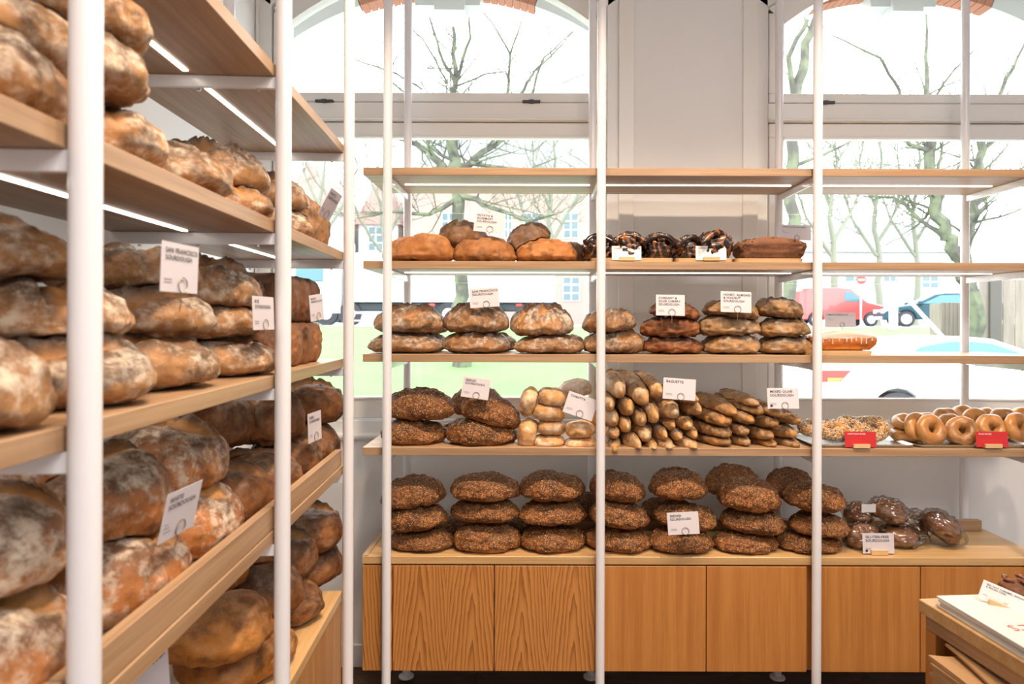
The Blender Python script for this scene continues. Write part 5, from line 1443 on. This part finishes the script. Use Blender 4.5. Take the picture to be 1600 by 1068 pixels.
for i, (px_, Yt, sd, lb) in enumerate(((1300, 36, 21, 'distant bare tree left of the no-entry sign'), (1370, 40, 22, 'distant bare tree above the red van'), (1430, 44, 23, 'distant bare tree behind the forked one'),
                                       (500, 40, 24, 'distant bare tree above the truck cab'), (600, 44, 25, 'distant bare tree left of the brick building'), (860, 38, 26, 'distant bare tree before the brick building'))):
    tree(lb, Yt, [[(px_, 500, .22), (px_+5, 420, .18), (px_-4, 340, .13), (px_+8, 250, .08), (px_, 170, .03)], [(px_, 400, .12), (px_-40, 340, .08), (px_-60, 280, .04)],
              [(px_, 380, .12), (px_+35, 320, .08), (px_+60, 260, .04)], [(px_, 330, .1), (px_-25, 270, .06), (px_-30, 200, .03)]], sd, M['bark2'], twigs=2, tw_len=3.6, spread=2.5, density=1.25, rmin=0.045)

M['fbrick'] = plain('far_brick', (0.40, 0.27, 0.235), 0.9)  # brick paled and desaturated, veiling glare put into the colour
M['slate'] = plain('far_slate', (0.24, 0.25, 0.26), 0.8)
M['redtile'] = plain('red_tile', (0.42, 0.25, 0.22), 0.8)
M['render'] = plain('white_render', (0.55, 0.55, 0.54), 0.8)
M['fglass'] = plain('far_glass', (0.10, 0.16, 0.18), 0.1)
M['fwhite'] = plain('far_white', (0.7, 0.7, 0.7), 0.6)
def house(name, label, x0, x1, y0, y1, z0, z1, zr, wmat, rmat, wins, gable_x=False):
    e = tag(empty(name, ((x0+x1)/2, (y0+y1)/2, z0)), label, 'building', 'houses across the street')
    L = -Vector(e.location)
    def pt(n, m, mat, par=None):
        o = m.build(n, mat, par or e); o.location = L if par is None else (0, 0, 0); return o
    pt('wall', MB().box(x0, x1, y0, y1, z0, z1), wmat)
    m = MB()
    if gable_x: m.prism([(x0 - .3, z1), (x1 + .3, z1), ((x0+x1)/2, zr)], 1, y0 - .3, y1 + .3)
    else: m.prism([(y0 - .4, z1), (y1 + .4, z1), ((y0+y1)/2, zr)], 0, x0 - .3, x1 + .3)
    pt('roof', m, rmat)
    for (xa, xb, za, zb) in wins:
        w = pt('window', MB().box(xa, xb, y0 - 0.06, y0 - 0.002, za, zb), M['fwhite'])
        for i in range(2):
            for j in range(3):
                ww, hh = (xb-xa)/2, (zb-za)/3
                pt('pane', MB().box(xa + i*ww + .06, xa + (i+1)*ww - .06, y0 - 0.10, y0 - 0.065, za + j*hh + .06, za + (j+1)*hh - .06), M['fglass'], w)
    return e
def W(px0, px1, py0, py1, Y):
    a, b = P(px0, py1, Y), P(px1, py0, Y); return (a.x, b.x, a.z, b.z)
YB = 52.0
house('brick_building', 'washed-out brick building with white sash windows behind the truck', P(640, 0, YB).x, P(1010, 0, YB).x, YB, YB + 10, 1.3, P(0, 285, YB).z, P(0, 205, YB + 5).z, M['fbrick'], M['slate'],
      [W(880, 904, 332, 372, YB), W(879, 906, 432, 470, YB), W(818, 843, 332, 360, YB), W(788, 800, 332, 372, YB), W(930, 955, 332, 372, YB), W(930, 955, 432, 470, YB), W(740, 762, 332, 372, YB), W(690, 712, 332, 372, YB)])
YH = 50.0
house('gabled_house', 'white gabled house with red tiles far left of the truck', P(440, 0, YH).x, P(530, 0, YH).x, YH, YH + 8, 1.3, P(0, 330, YH).z, P(0, 252, YH).z, M['render'], M['redtile'], [W(455, 475, 345, 385, YH)], True)
house('gabled_house', 'second pale gabled house between the two shelving units', P(545, 0, YH).x, P(610, 0, YH).x, YH + 3, YH + 11, 1.3, P(0, 340, YH).z, P(0, 262, YH).z, M['render'], M['redtile'], [W(560, 585, 345, 385, YH)], True)
YR = 60.0
house('terrace_house', 'pale terrace behind the cars in the second window', P(1180, 0, YR).x, P(1480, 0, YR).x, YR, YR + 10, 1.3, P(0, 390, YR).z, P(0, 330, YR).z, M['render'], M['slate'], [W(1320, 1350, 410, 440, YR), W(1440, 1466, 420, 450, YR), W(1380, 1400, 410, 440, YR)])

# vehicles: side profiles in metres, x forward, z up, wheels under the arches
M['tyre'] = plain('tyre', (0.03, 0.03, 0.035), 0.8)
M['rim'] = plain('alloy_rim', (0.5, 0.5, 0.52), 0.35, Metallic=0.5)
M['cglass'] = plain('car_glass', (0.06, 0.16, 0.20), 0.06)
M['redlamp'] = plain('red_lens', (0.55, 0.03, 0.02), 0.2)
M['headlamp'] = plain('clear_lens', (0.75, 0.75, 0.75), 0.1)
def vehicle(name, label, loc, rz, width, body, house_, wins, wheels, wr, paint, lamps, cat='car', mirror=True):
    e = tag(empty(name, loc, (0, 0, rz)), label, cat)
    def arc(cx, r, n=9): return [(cx + r*math.cos(a), wr + r*math.sin(a)) for a in [math.pi*k/(n-1) for k in range(n)]]
    prof = list(body)                                   # upper outline rear -> front
    low = []
    zb = body[0][1]
    for cx in sorted(wheels, reverse=True):
        a = [(x, max(z, zb)) for x, z in arc(cx, wr*1.16)]
        low += a
    m = MB(); m.prism(prof + low, 1, -width/2, width/2)
    bo = m.build('body', paint, e)
    bv = bo.modifiers.new('soft_edges', 'BEVEL'); bv.width = 0.05; bv.segments = 2; bv.limit_method = 'ANGLE'; bv.angle_limit = 0.9
    if house_:
        n = len(house_); vs = []
        cz = min(z for _, z in house_); hz = max(z for _, z in house_)
        for s in (-1, 1):
            for (x, z) in house_:
                k = (z - cz)/(hz - cz); vs.append((x, s*(width/2*0.97 - 0.16*k), z))
        mm = MB().add(vs, [tuple(range(n)), tuple(reversed(range(n, 2*n)))] + [(i, i+n, (i+1) % n + n, (i+1) % n) for i in range(n)])
        cb = mm.build('cabin', paint, e)
        b2 = cb.modifiers.new('soft_edges', 'BEVEL'); b2.width = 0.05; b2.segments = 2; b2.limit_method = 'ANGLE'; b2.angle_limit = 0.5
    for w in wins:
        for s in (-1, 1):
            vs = []
            cz = min(z for _, z in house_) if house_ else 0; hz = max(z for _, z in house_) if house_ else 1
            for o_ in (0.004, 0.016):
                for (x, z) in w:
                    k = (z - cz)/(hz - cz) if house_ else 0
                    yy = (width/2*0.97 - 0.16*k) if house_ else width/2
                    vs.append((x, s*(yy + o_), z))
            n = len(w)
            MB().add(vs, [tuple(range(n)), tuple(reversed(range(n, 2*n)))] + [(i, i+n, (i+1) % n + n, (i+1) % n) for i in range(n)]).build('side_window', M['cglass'], e)
    for cx in wheels:
        for s in (-1, 1):
            y0, y1 = s*(width/2 - 0.20), s*(width/2 - 0.005)
            wl = MB().tube([(cx, y0, wr), (cx, y0 + (y1-y0)*0.1, wr), (cx, y1 - (y1-y0)*0.1, wr), (cx, y1, wr)], [wr*0.93, wr, wr, wr*0.92], 28).build('wheel', M['tyre'], e, smooth=True)
            MB().tube([(cx, y1 - s*0.01, wr), (cx, y1 + s*0.012, wr)], [wr*0.68, wr*0.62], 24).build('rim', M['rim'], wl, smooth=True)
    for (x0, x1, ya, yb, z0, z1, mt) in lamps:
        for s in (-1, 1):
            a, b = sorted((s*ya, s*yb)); MB().box(x0, x1, a, b, z0, z1, c=0.01).build('lamp', M[mt], e)
    if mirror and house_:
        for s in (-1, 1):
            xm = house_[-1][0] - 0.25
            MB().box(xm - .1, xm + .08, *sorted((s*width/2*0.97, s*(width/2 + .16))), min(z for _, z in house_) + .02, min(z for _, z in house_) + .17, c=0.02).build('wing_mirror', paint, e)
    return e
def paint(name, col): return plain(name, col, 0.2, Specular_IOR_Level=0.6, Coat_Weight=0.6)
M['white_paint'] = paint('white_car_paint', (0.72, 0.73, 0.74)); M['red_paint'] = paint('red_van_paint', (0.45, 0.06, 0.055)); M['blue_paint'] = plain('navy_car_paint', (0.012, 0.05, 0.075), 0.35, Specular_IOR_Level=0.25)
# white saloon parked just outside; rear wheel column at pixel 1404
Yc = 9.6; xw = P(1404, 600, Yc).x
vehicle('white_car', 'white saloon car parked close outside the second window', (xw + 1.35, Yc + 0.9, -0.045), 0, 1.80,
        [(-2.42, 0.32), (-2.50, 0.62), (-2.46, 0.98), (-2.30, 1.08), (-1.6, 1.12), (1.0, 1.03), (1.9, 0.92), (2.25, 0.72), (2.28, 0.32)],
        [(-2.05, 1.06), (-1.45, 1.30), (-0.95, 1.42), (-0.3, 1.46), (0.15, 1.42), (0.62, 1.25), (1.12, 1.02)],
        [[(-1.28, 1.12), (-0.95, 1.31), (-0.55, 1.38), (-0.36, 1.39), (-0.36, 1.11)], [(-0.28, 1.11), (-0.28, 1.39), (0.08, 1.36), (0.42, 1.24), (0.70, 1.09)]],
        [-1.35, 1.38], 0.325, M['white_paint'], [(2.1, 2.27, 0.5, 0.85, 0.62, 0.76, 'headlamp')])
e = [o for o in COL.objects if o.name == 'white_car'][0]
for s in (-1, 1):
    MB().prism([(-2.515, 0.80), (-2.20, 0.80), (-2.04, 0.965), (-2.47, 0.965)], 1, *sorted((s*0.86, s*0.912))).build('tail_lamp', M['redlamp'], e)
    MB().prism([(-2.38, 0.805), (-2.22, 0.805), (-2.16, 0.86), (-2.38, 0.86)], 1, *sorted((s*0.911, s*0.918))).build('indicator', plain('amber_lens', (0.7, 0.3, 0.05), 0.2), e)
for s in (-1, 1):
    for x in (-0.45, 0.55):
        MB().box(x - .11, x + .11, *sorted((s*0.895, s*0.93)), 0.86, 0.89, c=0.01).build('door_handle', M['white_paint'], e)
zst = gz(0, 30)
# navy car, its nose towards the left
vehicle('navy_car', 'dark blue estate car parked beyond the lawn', P(1462, 500, 29.5) * 1.0 - Vector((0, 0, P(1462, 500, 29.5).z - zst)), math.radians(180 - 14), 1.85,
        [(-2.35, 0.30), (-2.40, 0.75), (-2.3, 1.0), (0.9, 0.98), (1.9, 0.86), (2.3, 0.66), (2.32, 0.30)],
        [(-2.3, 0.97), (-2.05, 1.36), (-1.3, 1.47), (-0.2, 1.48), (0.2, 1.42), (1.15, 0.95)],
        [[(-1.9, 1.02), (-1.8, 1.34), (-0.75, 1.40), (-0.75, 1.02)], [(-0.68, 1.02), (-0.68, 1.40), (0.05, 1.38), (0.78, 1.02)]],
        [-1.4, 1.42], 0.34, M['blue_paint'], [(2.0, 2.33, 0.45, 0.90, 0.60, 0.78, 'headlamp'), (2.2, 2.36, 0.0, 0.62, 0.32, 0.46, 'headlamp'), (-2.42, -2.3, 0.5, 0.9, 0.75, 0.95, 'redlamp')])
vehicle('red_van', 'small red delivery van parked behind the navy car', P(1306, 500, 34.0) - Vector((0, 0, P(1306, 500, 34.0).z - zst)), math.radians(0), 1.85,
        [(-2.2, 0.32), (-2.25, 0.9), (-2.2, 1.75), (-2.0, 1.90), (-0.2, 1.93), (0.35, 1.86), (1.15, 1.22), (1.95, 1.02), (2.2, 0.75), (2.2, 0.32)], None,
        [[(0.02, 1.25), (0.02, 1.72), (0.36, 1.72), (0.95, 1.22)]], [-1.4, 1.35], 0.33, M['red_paint'], [(2.0, 2.22, 0.5, 0.9, 0.75, 0.95, 'headlamp')], cat='van')
# articulated truck along the street
YT = 29.5
def tx(px_): return P(px_, 490, YT).x
M['trailer'] = plain('white_trailer', (0.66, 0.67, 0.68), 0.5); M['chassis'] = plain('black_chassis', (0.035, 0.045, 0.05), 0.7)
tk = tag(empty('lorry', (tx(660), YT + 1.2, zst)), 'white articulated lorry with black chassis standing beyond the lawn', 'lorry')
def tb(n, px0, px1, z0, z1, mat, y0=YT, y1=YT + 2.4, par=None):
    o = MB().box(tx(px0), tx(px1), y0, y1, z0, z1, c=0.03).build(n, mat)
    o.parent = tk; o.location = -Vector(tk.location); return o
def zt_(py_): return P(700, py_, YT).z
tb('trailer_box', 540, 868, zt_(472), zt_(395), M['trailer'])
tb('chassis_rail', 545, 866, zt_(485), zt_(473), M['chassis'], YT + 0.25)
tb('side_guard', 552, 640, zt_(491), zt_(487), M['rim'], YT - .02, YT + .08); tb('side_guard', 552, 640, zt_(503), zt_(500), M['rim'], YT - .02, YT + .08)
tb('cab', 448, 532, zt_(490), zt_(372), M['trailer']); tb('cab_window', 462, 505, zt_(440), zt_(412), M['cglass'], YT - .03, YT + .02)
tb('bumper', 444, 530, zt_(504), zt_(491), M['chassis'], YT + .1)
tb('fuel_tank', 556, 596, zt_(500), zt_(486), M['rim'], YT + .1, YT + .7)
for px_ in (509, 700, 735, 770, 560 - 14):
    x = tx(px_); wl = MB().tube([(x, YT + .02, 0.51), (x, YT + .34, 0.51)], 0.51, 28).build('wheel', M['tyre'], smooth=True)
    wl.parent = tk; wl.location = (-tk.location.x, -tk.location.y, 0)
    MB().tube([(x, YT - .01, 0.51), (x, YT + .05, 0.51)], [0.22, 0.30], 20).build('rim', M['headlamp'], wl, smooth=True)
for px_, mt in ((675, 'redlamp'), (811, 'redlamp'), (832, 'redlamp')):
    tb('marker_lamp', px_ - 5, px_ + 5, zt_(478.5), zt_(474), M[mt], YT - .05, YT)
# wooden fence, bin store, signs
M['fence'] = wood('weathered_fence', (0.27, 0.22, 0.19), (0.18, 0.15, 0.13), 2, 0.9, 0.3)
YF = 15.5
fe = tag(empty('board_fence', (P(1530, 500, YF).x, YF, gz(0, YF))), 'tall weathered board fence right of the forked tree', 'fence')
x = P(1530, 500, YF).x; i = 0
z0 = gz(0, YF) - 0.05; z1 = P(1560, 436, YF).z
pb = MB().box(0, 0.135, 0, 0.025, 0, z1 - z0, c=0.004).build('plank', M['fence'], fe)
for i in range(28):
    o = pb if i == 0 else link(pb.copy(), fe)
    if i: o.parent = fe
    o.location = (i*0.14, 0.012*(i % 2), z0 - fe.location.z)
for xx in (0.22, 2.0, 3.6):
    MB().box(xx, xx + 0.27, -0.06, -0.002, z0 - fe.location.z, z1 - fe.location.z, c=0.01).build('post', plain('dark_post', (0.10, 0.088, 0.08), 0.9), fe)
YS = 17.0
bs = tag(empty('bin_store', P(1477, 520, YS)), 'low slatted wooden box standing left of the forked tree', 'box')
bs.location.z = gz(0, YS)
hb = P(1477, 473, YS).z - bs.location.z
for i in range(5):
    MB().box(-0.26 + i*0.104, -0.165 + i*0.104, -0.25, -0.22, -0.03, hb, c=0.004).build('slat', M['fence'], bs)
MB().box(-0.26, 0.255, -0.219, 0.25, -0.03, hb - 0.02, c=0.01).build('body', M['fence'], bs)
sg = tag(empty('no_entry_sign', P(1345, 500, 30)), 'round red no-entry sign on a pole above the vehicles', 'sign'); sg.location.z = zst
hz = P(1345, 437, 30).z - zst
MB().tube([(0, 0, 0), (0, 0, hz + .3)], 0.04, 10).build('pole', M['rim'], sg)
MB().tube([(0, -0.06, hz), (0, -0.045, hz)], 0.21, 28).build('disc', M['redlamp'], sg)
MB().box(-0.15, 0.15, -0.066, -0.061, hz - .035, hz + .035).build('white_bar', M['fwhite'], sg)
bp = P(1396, 455, 25); bo = tag(empty('bollard', (bp.x, 25, gz(0, 25))), 'white marker post in front of the navy car', 'post')
MB().tube([(0, 0, 0), (0, 0, bp.z - gz(0, 25) - .1), (0, 0, bp.z - gz(0, 25))], [0.15, 0.15, 0.10], 14).build('shaft', M['fwhite'], bo, smooth=True)
MB().tube([(0, 0, bp.z - gz(0, 25)), (0, 0, bp.z - gz(0, 25) + .05)], [0.09, 0.05], 14).build('cap', M['rim'], bo)
a, b = P(1425, 474, 13.2), P(1500, 556, 12.2)
dp = tag(empty('leaning_pole', b), 'slender white pole leaning behind the parked white car', 'pole')
MB().tube([a - b, Vector((0, 0, 0)), (b - a) * 0.55], [0.035, 0.04, 0.04], 12).build('shaft', M['fwhite'], dp, smooth=True)
MB().tube([(a - b) * 1.015, (a - b)], [0.05, 0.05], 12).build('cap', M['fwhite'], dp)
